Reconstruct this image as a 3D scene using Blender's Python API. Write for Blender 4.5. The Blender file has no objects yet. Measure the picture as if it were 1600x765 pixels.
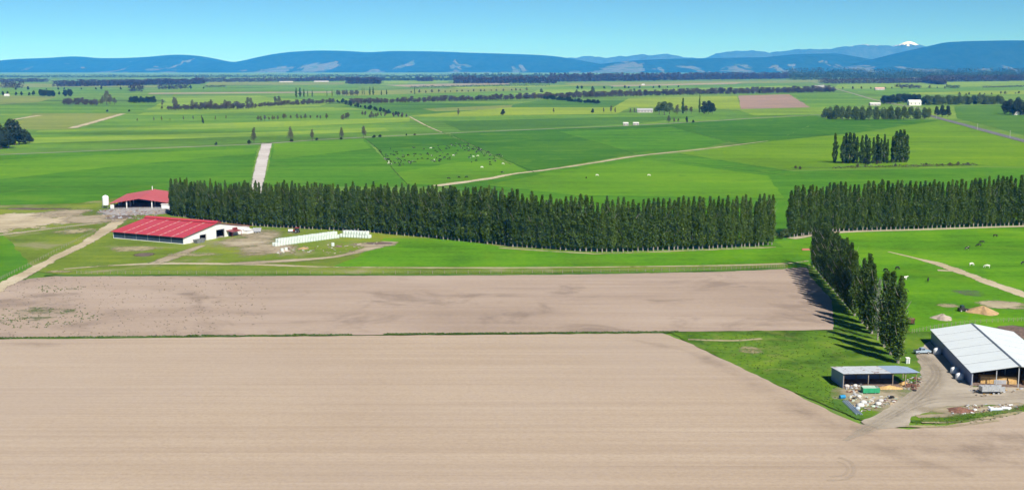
import bpy, bmesh, math, random
import numpy as np
from mathutils import Vector, Matrix

random.seed(7)
rng = np.random.default_rng(7)
sc = bpy.context.scene
COL = sc.collection

# ------------------------------------------------------------------ camera
F_PX, HORIZON, CAM_H = 1900.0, 107.0, 85.0           # lens in pixels of a 1600-wide frame, horizon row, drone height in metres
PITCH = math.atan((382.5 - HORIZON) / F_PX)
cam = bpy.data.cameras.new('camera')
cam.sensor_width = 36.0
cam.lens = F_PX / 1600.0 * 36.0
cam.clip_start = 1.0
cam.clip_end = 60000.0
camo = bpy.data.objects.new('camera', cam)
COL.objects.link(camo)
camo.location = (0, 0, CAM_H)
camo.rotation_euler = (math.pi / 2 - PITCH, 0, 0)
sc.camera = camo

# ------------------------------------------------------------------ sky, sun, exposure
SUN_AZ, SUN_EL = math.radians(154.5), math.radians(43.0)   # azimuth clockwise from +Y
w = bpy.data.worlds.new('World')
sc.world = w
w.use_nodes = True
nt = w.node_tree
sky = nt.nodes.new('ShaderNodeTexSky')
sky.sky_type = 'NISHITA'
sky.sun_disc = False
sky.sun_elevation = SUN_EL
sky.sun_rotation = SUN_AZ
sky.altitude = 50
sky.air_density = 0.4
sky.dust_density = 0.0
sky.ozone_density = 5.0
bg = nt.nodes['Background']
bg.inputs['Strength'].default_value = 0.065
tint = nt.nodes.new('ShaderNodeMix')
tint.data_type = 'RGBA'
tint.blend_type = 'MULTIPLY'
tint.inputs[0].default_value = 1.0
tint.inputs[7].default_value = (0.75, 1.05, 1.05, 1.0)
nt.links.new(sky.outputs[0], tint.inputs[6])
nt.links.new(tint.outputs[2], bg.inputs[0])

sun = bpy.data.lights.new('sun', 'SUN')
sun.energy = 5.0
sun.angle = math.radians(0.53)
sun.color = (1.0, 0.95, 0.88)
suno = bpy.data.objects.new('sun', sun)
COL.objects.link(suno)
sd = Vector((math.sin(SUN_AZ) * math.cos(SUN_EL), math.cos(SUN_AZ) * math.cos(SUN_EL), math.sin(SUN_EL)))
suno.rotation_euler = sd.to_track_quat('Z', 'Y').to_euler()
suno.location = (0, 0, 400)

vs = sc.view_settings
vs.view_transform = 'Standard'
vs.look = 'None'
vs.gamma = 1.0
vs.exposure = 0.50
vs.use_curve_mapping = False
sc.render.engine = 'CYCLES'
sc.cycles.use_denoising = True
sc.cycles.volume_bounces = 1
sc.cycles.max_bounces = 6
sc.cycles.transparent_max_bounces = 24

# ------------------------------------------------------------------ helpers
def G(px, py, z=0.0):
    """The place on the plain (or at height z) that the photograph shows at a pixel."""
    x = (px - 800) / F_PX
    y = -(py - 382.5) / F_PX
    d = Vector((x, math.cos(PITCH) + y * math.sin(PITCH), -math.sin(PITCH) + y * math.cos(PITCH)))
    t = (z - CAM_H) / d.z
    return Vector((d.x * t, d.y * t, z))

def proj_y(p):
    f = p[1] * math.cos(PITCH) - (p[2] - CAM_H) * math.sin(PITCH)
    u = p[1] * math.sin(PITCH) + (p[2] - CAM_H) * math.cos(PITCH)
    return 382.5 - F_PX * u / f

def tall(px, py, top):
    b = G(px, py)
    lo, hi = 0.0, 120.0
    for _ in range(40):
        m = (lo + hi) / 2
        if proj_y((b.x, b.y, m)) > top: lo = m
        else: hi = m
    return lo

def mpp(py):
    """metres per photo pixel at ground row py"""
    return CAM_H / (py - HORIZON)

def N(nt, typ, **kw):
    n = nt.nodes.new(typ)
    for k, v in kw.items(): setattr(n, k, v)
    return n

def new_mat(name, rough=0.9, spec=0.2):
    m = bpy.data.materials.new(name)
    m.use_nodes = True
    b = m.node_tree.nodes['Principled BSDF']
    b.inputs['Roughness'].default_value = rough
    b.inputs['Specular IOR Level'].default_value = spec
    return m, m.node_tree, b

def c4(c): return (c[0], c[1], c[2], 1.0)

def noise_node(nt, vec, scale, detail=4, rough=0.55, dist=0.0):
    n = N(nt, 'ShaderNodeTexNoise')
    n.inputs['Scale'].default_value = scale
    n.inputs['Detail'].default_value = detail
    n.inputs['Roughness'].default_value = rough
    n.inputs['Distortion'].default_value = dist
    nt.links.new(vec, n.inputs['Vector'])
    return n.outputs['Fac']

def ramp(nt, fac, stops, interp='LINEAR'):
    r = N(nt, 'ShaderNodeValToRGB')
    r.color_ramp.interpolation = interp
    e = r.color_ramp.elements
    while len(e) > 1: e.remove(e[-1])
    e[0].position = stops[0][0]; e[0].color = c4(stops[0][1])
    for p, c in stops[1:]:
        x = e.new(p); x.color = c4(c)
    nt.links.new(fac, r.inputs[0])
    return r.outputs[0]

def mixc(nt, fac, a, b, blend='MIX'):
    m = N(nt, 'ShaderNodeMix', data_type='RGBA', blend_type=blend)
    if isinstance(fac, (int, float)): m.inputs[0].default_value = fac
    else: nt.links.new(fac, m.inputs[0])
    for s, v in ((6, a), (7, b)):
        if isinstance(v, tuple): m.inputs[s].default_value = c4(v)
        else: nt.links.new(v, m.inputs[s])
    return m.outputs[2]

def maprange(nt, v, a, b, c=0.0, d=1.0, smooth=True):
    m = N(nt, 'ShaderNodeMapRange')
    if smooth: m.interpolation_type = 'SMOOTHSTEP'
    nt.links.new(v, m.inputs[0])
    for i, x in enumerate((a, b, c, d)): m.inputs[i + 1].default_value = x
    return m.outputs[0]

def mth(nt, op, a, b=None):
    m = N(nt, 'ShaderNodeMath', operation=op)
    for i, v in enumerate((a, b)):
        if v is None: continue
        if isinstance(v, (int, float)): m.inputs[i].default_value = v
        else: nt.links.new(v, m.inputs[i])
    return m.outputs[0]

def world_vec(nt, ang=0.0, scl=(1, 1, 1)):
    g = N(nt, 'ShaderNodeNewGeometry')
    mp = N(nt, 'ShaderNodeMapping')
    mp.inputs['Rotation'].default_value = (0, 0, ang)
    mp.inputs['Scale'].default_value = scl
    nt.links.new(g.outputs['Position'], mp.inputs['Vector'])
    return mp.outputs[0]

MATS = {}
def ground_mat(name, base, dark, light, ang=0.0, stripe=(0.01, 0.25), big=0.012, fine=0.6, stripe_amt=0.5, bump=0.0, fade=False, extra=None, soft=(0.25, 0.75)):
    """Ground cover: big patches, long strips along the working direction, fine grain; fade uses the mesh's own edge attribute."""
    m, t, b = new_mat(name, 0.95, 0.08)
    v = world_vec(t)
    vstr = world_vec(t, ang, (stripe[0], stripe[1], 1))
    big_n = noise_node(t, v, big, 3, 0.5, 0.4)
    st_n = noise_node(t, vstr, 1.0, 5, 0.6)
    fi_n = noise_node(t, v, fine, 5, 0.65)
    a = mth(t, 'MULTIPLY', st_n, stripe_amt)
    s = mth(t, 'ADD', mth(t, 'MULTIPLY', big_n, 0.85 - stripe_amt * 0.6), a)
    s = mth(t, 'ADD', s, mth(t, 'MULTIPLY', fi_n, 0.35))
    s = mth(t, 'DIVIDE', s, 0.85 + stripe_amt * 0.4 + 0.35)
    col = ramp(t, s, [(0.38, dark), (0.50, base), (0.62, light)])
    if extra: col = extra(t, v, col)
    t.links.new(col, b.inputs['Base Color'])
    if bump:
        bn = N(t, 'ShaderNodeBump')
        bn.inputs['Strength'].default_value = bump
        bn.inputs['Distance'].default_value = 0.25
        t.links.new(fi_n, bn.inputs['Height'])
        t.links.new(bn.outputs[0], b.inputs['Normal'])
    if fade:
        at = N(t, 'ShaderNodeAttribute', attribute_name='fade')
        n2 = noise_node(t, v, fine * 0.5, 5, 0.7)
        n3 = noise_node(t, v, fine * 0.12, 3, 0.5)
        q = mth(t, 'ADD', at.outputs['Fac'], mth(t, 'MULTIPLY', mth(t, 'SUBTRACT', n2, 0.5), 1.5))
        q = mth(t, 'ADD', q, mth(t, 'MULTIPLY', mth(t, 'SUBTRACT', n3, 0.5), 2.2))
        al = maprange(t, q, soft[0], soft[1])
        t.links.new(al, b.inputs['Alpha'])
    MATS[name] = m
    return m

def simple_mat(name, col, rough=0.7, metal=0.0, var=0.15, scale=1.5, spec=0.3, streak=False):
    m, t, b = new_mat(name, rough, spec)
    b.inputs['Metallic'].default_value = metal
    tc = N(t, 'ShaderNodeTexCoord')
    mp = N(t, 'ShaderNodeMapping')
    mp.inputs['Scale'].default_value = (1, 1, 0.15) if streak else (1, 1, 1)
    t.links.new(tc.outputs['Object'], mp.inputs['Vector'])
    n = noise_node(t, mp.outputs[0], scale, 5, 0.6)
    lo = tuple(max(0, x * (1 - var * 1.6)) for x in col)
    hi = tuple(min(1, x * (1 + var)) for x in col)
    t.links.new(ramp(t, n, [(0.3, lo), (0.7, hi)]), b.inputs['Base Color'])
    MATS[name] = m
    return m

def sheet_metal(name, col, rough=0.45, metal=0.0, ribs=4.0, dirt=(0.3, 0.25, 0.2), dirt_amt=0.25, axis='X', spec=0.4, rust=0.0):
    """Painted or galvanised ribbed sheet: ribs as fine relief, grime and rust with their own shapes."""
    m, t, b = new_mat(name, rough, spec)
    b.inputs['Metallic'].default_value = metal
    tc = N(t, 'ShaderNodeTexCoord')
    wv = N(t, 'ShaderNodeTexWave', wave_type='BANDS', bands_direction=axis)
    wv.inputs['Scale'].default_value = ribs / 3.14
    wv.inputs['Distortion'].default_value = 0.0
    t.links.new(tc.outputs['Object'], wv.inputs['Vector'])
    bn = N(t, 'ShaderNodeBump')
    bn.inputs['Strength'].default_value = 0.35
    bn.inputs['Distance'].default_value = 0.05
    t.links.new(wv.outputs['Fac'], bn.inputs['Height'])
    t.links.new(bn.outputs[0], b.inputs['Normal'])
    n = noise_node(t, tc.outputs['Object'], 0.35, 6, 0.65)
    n2 = noise_node(t, tc.outputs['Object'], 3.0, 4, 0.6)
    k = mth(t, 'MULTIPLY', maprange(t, n, 0.45, 0.75), dirt_amt)
    c = mixc(t, k, tuple(col), tuple(dirt))
    c = mixc(t, mth(t, 'MULTIPLY', n2, 0.22), c, tuple(x * 0.6 for x in col))
    oi = N(t, 'ShaderNodeObjectInfo')
    c = mixc(t, mth(t, 'MULTIPLY', oi.outputs['Random'], 0.30), c, tuple(0.7 * x + 0.3 * y for x, y in zip(col, dirt)))
    st = N(t, 'ShaderNodeMapping'); st.inputs['Scale'].default_value = (2.2, 0.12, 0.12) if axis == 'X' else (0.12, 2.2, 0.12)
    t.links.new(tc.outputs['Object'], st.inputs['Vector'])
    n5 = noise_node(t, st.outputs[0], 1.0, 4, 0.65)
    c = mixc(t, maprange(t, n5, 0.50, 0.72, 0, 0.35), c, tuple(0.75 * x for x in dirt))
    if rust > 0:
        n3 = noise_node(t, tc.outputs['Object'], 0.5, 6, 0.7)
        r = maprange(t, n3, 0.62 - rust * 0.12, 0.68 - rust * 0.1)
        c = mixc(t, r, c, (0.20, 0.075, 0.04))
    t.links.new(c, b.inputs['Base Color'])
    MATS[name] = m
    return m

# ---- meshes
class MB:
    def __init__(s): s.v = []; s.f = []; s.mi = []; s.cur = 0
    def add(s, vs, fs):
        o = len(s.v)
        s.v += [tuple(x) for x in vs]
        s.f += [tuple(i + o for i in f) for f in fs]
        s.mi += [s.cur] * len(fs)
        return s
    def box(s, x0, y0, z0, x1, y1, z1):
        return s.add([(x0,y0,z0),(x1,y0,z0),(x1,y1,z0),(x0,y1,z0),(x0,y0,z1),(x1,y0,z1),(x1,y1,z1),(x0,y1,z1)],
                     [(0,3,2,1),(4,5,6,7),(0,1,5,4),(1,2,6,5),(2,3,7,6),(3,0,4,7)])
    def slab(s, q, th):
        """a quad q of four points (anticlockwise from above) with a thickness below it along its normal"""
        q = [Vector(p) for p in q]
        n = (q[1] - q[0]).cross(q[3] - q[0]).normalized()
        lo = [p - n * th for p in q]
        return s.add(lo + q, [(0,3,2,1),(4,5,6,7),(0,1,5,4),(1,2,6,5),(2,3,7,6),(3,0,4,7)])
    def prism(s, poly, y0, y1):
        """polygon of (x,z) extruded from y0 to y1"""
        n = len(poly)
        v = [(x, y0, z) for x, z in poly] + [(x, y1, z) for x, z in poly]
        f = [tuple(range(n)), tuple(range(2*n-1, n-1, -1))]
        f += [((i+1) % n, i, i + n, (i+1) % n + n) for i in range(n)]
        return s.add(v, f)
    def tube(s, pts, radii, n=8, cap=True):
        pts = [Vector(p) for p in pts]
        rings = []
        o = []
        for i, p in enumerate(pts):
            d = (pts[min(i+1, len(pts)-1)] - pts[max(i-1, 0)]).normalized()
            a = d.orthogonal().normalized() if abs(d.z) < 0.9 else Vector((1,0,0)) - d * d.x
            a.normalize(); b = d.cross(a)
            r = radii[i] if isinstance(radii, (list, tuple)) else radii
            o += [p + (a * math.cos(2*math.pi*k/n) + b * math.sin(2*math.pi*k/n)) * r for k in range(n)]
        f = []
        for i in range(len(pts) - 1):
            for k in range(n):
                f.append((i*n+k, i*n+(k+1)%n, (i+1)*n+(k+1)%n, (i+1)*n+k))
        if cap:
            f.append(tuple(range(n-1, -1, -1)))
            f.append(tuple((len(pts)-1)*n + k for k in range(n)))
        return s.add(o, f)
    def lathe(s, prof, n=16, c=(0,0,0)):
        o = []
        for r, z in prof:
            o += [(c[0] + r*math.cos(2*math.pi*k/n), c[1] + r*math.sin(2*math.pi*k/n), c[2] + z) for k in range(n)]
        f = []
        for i in range(len(prof)-1):
            for k in range(n):
                f.append((i*n+k, i*n+(k+1)%n, (i+1)*n+(k+1)%n, (i+1)*n+k))
        f.append(tuple(range(n-1,-1,-1))); f.append(tuple((len(prof)-1)*n+k for k in range(n)))
        return s.add(o, f)
    def mesh(s, name, mats, smooth=False):
        me = bpy.data.meshes.new(name)
        me.from_pydata(s.v, [], s.f)
        for m in (mats if isinstance(mats, (list, tuple)) else [mats]): me.materials.append(m)
        if any(s.mi): me.polygons.foreach_set('material_index', s.mi)
        if smooth: me.polygons.foreach_set('use_smooth', [True] * len(me.polygons))
        me.update()
        return me
    def build(s, name, mat, parent=None, smooth=False):
        return link(name, s.mesh(name, mat, smooth), parent)

def link(name, me, parent=None):
    o = bpy.data.objects.new(name, me)
    COL.objects.link(o)
    if parent is not None: o.parent = parent
    return o

def tag(o, label=None, cat=None, group=None, kind=None):
    if label: o['label'] = label
    if cat: o['category'] = cat
    if group: o['group'] = group
    if kind: o['kind'] = kind
    return o

def thing(name, loc, rz, label, cat, group=None, scale=None):
    o = bpy.data.objects.new(name, None)
    COL.objects.link(o)
    o.location = loc
    o.rotation_euler = (0, 0, rz)
    if scale: o.scale = scale
    o.empty_display_size = 0.5
    return tag(o, label, cat, group)

def np_mesh(name, verts, faces4, mats, mat_idx=None, smooth=False):
    """quads from numpy arrays"""
    me = bpy.data.meshes.new(name)
    nv, nf = len(verts), len(faces4)
    me.vertices.add(nv); me.loops.add(nf * 4); me.polygons.add(nf)
    me.vertices.foreach_set('co', np.asarray(verts, np.float32).ravel())
    me.loops.foreach_set('vertex_index', np.asarray(faces4, np.int32).ravel())
    me.polygons.foreach_set('loop_start', np.arange(0, nf * 4, 4, dtype=np.int32))
    if smooth: me.polygons.foreach_set('use_smooth', np.ones(nf, bool))
    for m in (mats if isinstance(mats, (list, tuple)) else [mats]): me.materials.append(m)
    if mat_idx is not None: me.polygons.foreach_set('material_index', np.asarray(mat_idx, np.int32))
    me.update(calc_edges=True)
    return me

def leaf_quads(centres, size, up_bias=0.0, stretch=1.0, seed=0):
    """small leaf-clump faces, each turned its own way"""
    r = np.random.default_rng(seed)
    n = len(centres)
    a = r.normal(size=(n, 3)); a[:, 2] += up_bias
    a /= np.linalg.norm(a, axis=1)[:, None]
    b = np.cross(a, r.normal(size=(n, 3)))
    b /= np.linalg.norm(b, axis=1)[:, None] + 1e-9
    s = (size * r.uniform(0.55, 1.3, n))[:, None] if np.isscalar(size) else (size * r.uniform(0.6, 1.3, n))[:, None]
    u, v = a * s * 0.5 * stretch, b * s * 0.38
    c = np.cross(a, b) * s * 0.12
    P = np.stack([centres - u, centres + v + c, centres + u, centres - v + c], 1).reshape(-1, 3)
    Fq = np.arange(n * 4).reshape(-1, 4)
    return P, Fq

# ------------------------------------------------------------------ ground sheets laid out in plan
ZL = [0.0]
def outline(pts, step, jit, seed):
    r = random.Random(seed)
    out = []
    n = len(pts)
    for i in range(n):
        a, b = pts[i], pts[(i+1) % n]
        L = (b - a).length
        k = max(1, min(80, int(L / step)))
        nrm = Vector((-(b-a).y, (b-a).x, 0)) / max(L, 1e-6)
        for j in range(k):
            p = a.lerp(b, j / k)
            if j: p = p + nrm * r.uniform(-jit, jit)
            out.append(p)
    return out

def field(name, pix, mat, z, jit=0.5, step=6.0, world=False, seed=None):
    pts = [Vector((p[0], p[1], 0)) for p in pix] if world else [G(*p) for p in pix]
    for p in pts: p.z = 0
    o = outline(pts, step, jit, seed if seed is not None else len(COL.objects))
    me = bpy.data.meshes.new(name)
    me.from_pydata([(p.x, p.y, z) for p in o], [], [tuple(range(len(o)))])
    me.materials.append(mat)
    bm = bmesh.new(); bm.from_mesh(me)
    for f in bm.faces:
        f.normal_update()
        if f.normal.z < 0: f.normal_flip()
    bmesh.ops.triangulate(bm, faces=bm.faces[:])
    bm.to_mesh(me); bm.free()
    return tag(link(name, me), kind='structure')

def smooth_line(pts, n):
    """Catmull-Rom through the points"""
    out = []
    P = [pts[0]] + list(pts) + [pts[-1]]
    for i in range(1, len(P) - 2):
        for j in range(n):
            t = j / n
            a, b, c, d = P[i-1], P[i], P[i+1], P[i+2]
            out.append(0.5 * ((2*b) + (c-a)*t + (2*a-5*b+4*c-d)*t*t + (3*b-a-3*c+d)*t**3))
    out.append(pts[-1])
    return out

def strip(name, pix, width, mat, z, world=False, n=12, kind='structure', core=0.45):
    """a track or road: five rows of points across so that its worn edges fade into the grass"""
    pts = [Vector((p[0], p[1], 0)) for p in pix] if world else [G(*p) for p in pix]
    w = width if isinstance(width, (list, tuple)) else [width] * len(pts)
    wl = smooth_line([Vector((x, 0, 0)) for x in w], n)
    ln = smooth_line(pts, n)
    V, Fc, fade = [], [], []
    offs = [(-1, 0.0), (-core, 1.0), (0, 1.0), (core, 1.0), (1, 0.0)]
    for i, p in enumerate(ln):
        d = (ln[min(i+1, len(ln)-1)] - ln[max(i-1, 0)])
        d.z = 0
        d.normalize()
        nn = Vector((d.y, -d.x, 0))
        end = min(1.0, 2.0 * min(i, len(ln) - 1 - i) / max(1, 0.12 * len(ln)))
        for o, fa in offs:
            q = p + nn * o * wl[i].x * 0.5
            V.append((q.x, q.y, z)); fade.append(fa)
    k = len(offs)
    for i in range(len(ln) - 1):
        for j in range(k - 1):
            Fc.append((i*k+j, (i+1)*k+j, (i+1)*k+j+1, i*k+j+1))
    me = bpy.data.meshes.new(name)
    me.from_pydata(V, [], Fc)
    if len(me.polygons) and me.polygons[0].normal.z < 0: me.flip_normals()
    at = me.attributes.new('fade', 'FLOAT', 'POINT')
    at.data.foreach_set('value', fade)
    me.materials.append(mat)
    return tag(link(name, me), kind=kind)

def patch(name, px, py, rx, ry, mat, z, kind='structure', rot=0.0, world=False):
    """an irregular patch, strong in the middle and ragged at its rim; rx, ry in metres"""
    c = Vector((px, py, 0)) if world else G(px, py)
    V, fade, Fc = [(c.x, c.y, z)], [1.0], []
    n = 28
    for ring, fa in ((0.5, 0.85), (1.0, 0.0)):
        for k in range(n):
            a = 2 * math.pi * k / n
            q = Vector((math.cos(a) * rx * ring, math.sin(a) * ry * ring, 0))
            q.rotate(Matrix.Rotation(rot, 3, 'Z'))
            V.append((c.x + q.x, c.y + q.y, z)); fade.append(fa)
    for k in range(n):
        Fc.append((0, 1 + k, 1 + (k+1) % n))
        Fc.append((1 + k, 1 + n + k, 1 + n + (k+1) % n, 1 + (k+1) % n))
    me = bpy.data.meshes.new(name)
    me.from_pydata(V, [], Fc)
    at = me.attributes.new('fade', 'FLOAT', 'POINT')
    at.data.foreach_set('value', fade)
    me.materials.append(mat)
    return tag(link(name, me), kind=kind)

# palettes -------------------------------------------------------------
def g_mat(name, c, v=0.35, **kw):
    return ground_mat(name, c, tuple(x * (1 - v) for x in c), (min(1, c[0] * (1 + v * 1.3) + 0.01), min(1, c[1] * (1 + v * 0.7)), c[2] * (1 + v * 0.6)), **kw)

def mottle(t, v, col):
    # grazed and rank patches, dung spots, faint trampled lines
    n = noise_node(t, v, 0.022, 5, 0.65, 0.8)
    col = mixc(t, maprange(t, n, 0.50, 0.68, 0, 0.40), col, (0.13, 0.24, 0.010))
    n2 = noise_node(t, v, 0.05, 5, 0.7, 0.4)
    col = mixc(t, maprange(t, n2, 0.52, 0.70, 0, 0.30), col, (0.030, 0.110, 0.008))
    n3 = noise_node(t, v, 0.35, 3, 0.6)
    return mixc(t, maprange(t, n3, 0.55, 0.75, 0, 0.25), col, (0.03, 0.11, 0.01))
grass_far   = g_mat('grass_far',   (0.120, 0.225, 0.030), 0.5, stripe=(0.0006, 0.006), big=0.0015, fine=0.02, stripe_amt=0.7)
grass_mid   = g_mat('grass_mid',   (0.064, 0.192, 0.006), 0.32, stripe=(0.004, 0.04), big=0.006, fine=0.12, stripe_amt=0.6, extra=mottle)
grass_brt   = g_mat('grass_bright',(0.100, 0.240, 0.006), 0.28, stripe=(0.004, 0.05), big=0.006, fine=0.15, stripe_amt=0.5, extra=mottle)
grass_drk   = g_mat('grass_dark',  (0.045, 0.148, 0.006), 0.28, stripe=(0.004, 0.05), big=0.006, fine=0.12, stripe_amt=0.5, extra=mottle)
grass_yel   = g_mat('grass_yellow',(0.118, 0.240, 0.006), 0.25, stripe=(0.003, 0.05), big=0.007, fine=0.15, stripe_amt=0.5, extra=mottle)
grass_olv   = g_mat('grass_olive', (0.130, 0.170, 0.050), 0.25, stripe=(0.003, 0.03), big=0.006, fine=0.12, stripe_amt=0.6)
grass_near  = g_mat('grass_near',  (0.085, 0.235, 0.006), 0.42, stripe=(0.02, 0.12), big=0.02, fine=0.45, stripe_amt=0.35, bump=0.5, extra=mottle)
def worn(t, v, col):
    n = noise_node(t, v, 0.03, 5, 0.6, 0.5)
    return mixc(t, maprange(t, n, 0.54, 0.70, 0, 0.75), col, (0.27, 0.24, 0.14))
grass_worn  = g_mat('grass_worn',  (0.135, 0.200, 0.022), 0.35, stripe=(0.02, 0.1), big=0.02, fine=0.4, stripe_amt=0.4, extra=worn)
def dry_arcs(t, v, col):
    n = noise_node(t, v, 0.06, 5, 0.65, 1.5)
    col = mixc(t, maprange(t, n, 0.52, 0.68, 0, 0.55), col, (0.20, 0.22, 0.06))
    n2 = noise_node(t, v, 0.25, 5, 0.7)
    return mixc(t, maprange(t, n2, 0.52, 0.72, 0, 0.55), col, (0.032, 0.085, 0.010))
grass_tri   = g_mat('grass_rough', (0.082, 0.175, 0.014), 0.60, stripe=(0.03, 0.12), big=0.05, fine=0.5, stripe_amt=0.35, bump=0.6, extra=dry_arcs)
far_mid = g_mat('far_pasture', (0.110, 0.230, 0.024), 0.40, stripe=(0.0015, 0.012), big=0.003, fine=0.05, stripe_amt=0.6)
far_brt = g_mat('far_pasture_bright', (0.180, 0.295, 0.030), 0.30, stripe=(0.0015, 0.015), big=0.003, fine=0.05, stripe_amt=0.6)
far_drk = g_mat('far_pasture_dark', (0.070, 0.170, 0.018), 0.30, stripe=(0.0015, 0.015), big=0.003, fine=0.05, stripe_amt=0.6)
far_yel = g_mat('far_pasture_yellow', (0.215, 0.305, 0.026), 0.25, stripe=(0.0015, 0.02), big=0.004, fine=0.06, stripe_amt=0.6)
far_olv = g_mat('far_pasture_olive', (0.190, 0.240, 0.050), 0.25, stripe=(0.0015, 0.015), big=0.003, fine=0.05, stripe_amt=0.6)
tan_far     = g_mat('stubble_far', (0.300, 0.270, 0.170), 0.2, stripe=(0.002, 0.02), big=0.004, fine=0.05)
soil_far    = g_mat('soil_far',    (0.300, 0.215, 0.165), 0.15, stripe=(0.004, 0.05), big=0.005, fine=0.1)

def tilled(t, v, col):
    # damp streaks and cultivator passes, their own shapes in the soil
    vs_ = world_vec(t, math.radians(0.3), (0.005, 0.30, 1))
    n = noise_node(t, vs_, 1.0, 6, 0.62, 0.2)
    col = mixc(t, maprange(t, n, 0.42, 0.70, 0, 0.22), col, (0.265, 0.20, 0.15))
    vs2 = world_vec(t, math.radians(0.3), (0.012, 1.0, 1))
    n2 = noise_node(t, vs2, 1.0, 4, 0.7)
    col = mixc(t, maprange(t, n2, 0.45, 0.70, 0, 0.20), col, (0.27, 0.205, 0.16))
    n5 = noise_node(t, v, 1.4, 6, 0.75)
    col = mixc(t, maprange(t, n5, 0.42, 0.72, 0, 0.34), col, (0.24, 0.18, 0.13))
    # edges of the cultivator passes
    sp = N(t, 'ShaderNodeSeparateXYZ')
    t.links.new(world_vec(t, math.radians(0.3)), sp.inputs[0])
    yy = mth(t, 'ADD', mth(t, 'DIVIDE', sp.outputs[1], 6.2), mth(t, 'MULTIPLY', noise_node(t, vs_, 0.6, 3, 0.6), 0.5))
    fr = mth(t, 'FRACT', yy)
    ln = mth(t, 'MULTIPLY', maprange(t, fr, 0.0, 0.10, 1.0, 0.0), maprange(t, n5, 0.35, 0.6, 0.03, 0.20))
    col = mixc(t, ln, col, (0.20, 0.15, 0.115))
    n4 = noise_node(t, v, 0.008, 3, 0.5)
    return mixc(t, maprange(t, n4, 0.40, 0.66, 0, 0.32), col, (0.40, 0.335, 0.29))
soil = ground_mat('tilled_soil', (0.420, 0.335, 0.256), (0.375, 0.295, 0.223), (0.460, 0.375, 0.292), ang=math.radians(0.3), stripe=(0.006, 0.35), big=0.01, fine=0.9, stripe_amt=0.5, bump=0.35, extra=tilled)
def rough_soil(t, v, col):
    n = noise_node(t, v, 0.03, 6, 0.65, 0.6)
    col = mixc(t, maprange(t, n, 0.52, 0.68, 0, 0.6), col, (0.20, 0.155, 0.125))
    vs_ = world_vec(t, math.radians(-0.8), (0.012, 0.13, 1))
    n2 = noise_node(t, vs_, 1.0, 5, 0.65)
    return mixc(t, maprange(t, n2, 0.48, 0.7, 0, 0.35), col, (0.24, 0.185, 0.155))
soil_up = ground_mat('rough_tilled_soil', (0.370, 0.292, 0.234), (0.312, 0.243, 0.193), (0.410, 0.331, 0.273), ang=math.radians(-0.8), stripe=(0.008, 0.12), big=0.014, fine=0.7, stripe_amt=0.5, bump=0.5, extra=rough_soil)

gravel   = ground_mat('gravel', (0.36, 0.315, 0.255), (0.285, 0.245, 0.20), (0.43, 0.385, 0.32), fine=0.9, big=0.05, stripe=(0.05, 0.3), stripe_amt=0.3, bump=0.3)
track_m  = ground_mat('dirt_track', (0.43, 0.365, 0.25), (0.33, 0.275, 0.18), (0.51, 0.445, 0.325), fine=0.5, big=0.03, stripe=(0.02, 0.2), stripe_amt=0.3, fade=True, soft=(0.1, 0.5))
track_soft = ground_mat('worn_track', (0.40, 0.345, 0.235), (0.30, 0.26, 0.17), (0.48, 0.42, 0.31), fine=0.3, big=0.03, stripe=(0.02, 0.2), stripe_amt=0.3, fade=True, soft=(0.3, 0.9))
yard_m   = ground_mat('yard_dirt', (0.36, 0.305, 0.215), (0.26, 0.215, 0.150), (0.43, 0.38, 0.28), fine=0.35, big=0.03, stripe=(0.05, 0.2), stripe_amt=0.4, fade=True, soft=(0.0, 1.1))
mud_m    = ground_mat('mud', (0.15, 0.115, 0.10), (0.10, 0.08, 0.07), (0.20, 0.165, 0.15), fine=0.3, big=0.05, fade=True, soft=(0.15, 0.8))
damp_m   = ground_mat('damp_soil', (0.225, 0.175, 0.145), (0.18, 0.14, 0.115), (0.26, 0.205, 0.17), fine=0.5, big=0.05, fade=True, soft=(0.3, 4.0))
puddle_m = ground_mat('puddle_mud', (0.14, 0.12, 0.14), (0.10, 0.09, 0.10), (0.20, 0.17, 0.18), fine=0.35, big=0.04, fade=True, soft=(0.2, 1.6))
concyard_m = ground_mat('yard_concrete', (0.30, 0.28, 0.27), (0.21, 0.195, 0.19), (0.38, 0.36, 0.345), fine=0.3, big=0.05, fade=True, soft=(0.0, 0.6))
weed_m   = ground_mat('weed_patch', (0.10, 0.15, 0.045), (0.07, 0.10, 0.03), (0.15, 0.2, 0.06), fine=0.9, big=0.05, fade=True, soft=(0.7, 1.7))
pale_m   = ground_mat('dry_patch', (0.33, 0.29, 0.17), (0.27, 0.23, 0.13), (0.38, 0.34, 0.21), fine=0.5, big=0.05, fade=True, soft=(0.35, 1.2))
faint_m = ground_mat('faint_track', (0.17, 0.24, 0.07), (0.13, 0.20, 0.05), (0.22, 0.28, 0.1), fine=0.3, big=0.05, fade=True, soft=(0.2, 1.4))
bank_m = ground_mat('bank_grass', (0.085, 0.165, 0.018), (0.05, 0.11, 0.012), (0.17, 0.22, 0.05), fine=0.9, big=0.08, stripe=(0.03, 0.5), stripe_amt=0.5, fade=True, soft=(0.35, 1.5))
tyre_m = ground_mat('tyre_marks', (0.46, 0.38, 0.30), (0.42, 0.34, 0.27), (0.5, 0.42, 0.33), fine=0.5, big=0.05, fade=True, soft=(0.2, 2.6))
margin_m = ground_mat('margin_grass', (0.045, 0.105, 0.012), (0.03, 0.07, 0.01), (0.14, 0.17, 0.05), fine=0.2, big=0.03, fade=True, soft=(0.1, 1.3))
rut_m = ground_mat('worn_gravel', (0.40, 0.35, 0.28), (0.33, 0.285, 0.23), (0.46, 0.41, 0.34), fine=0.9, big=0.05, stripe_amt=0.3, fade=True, soft=(0.1, 2.0))
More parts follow.
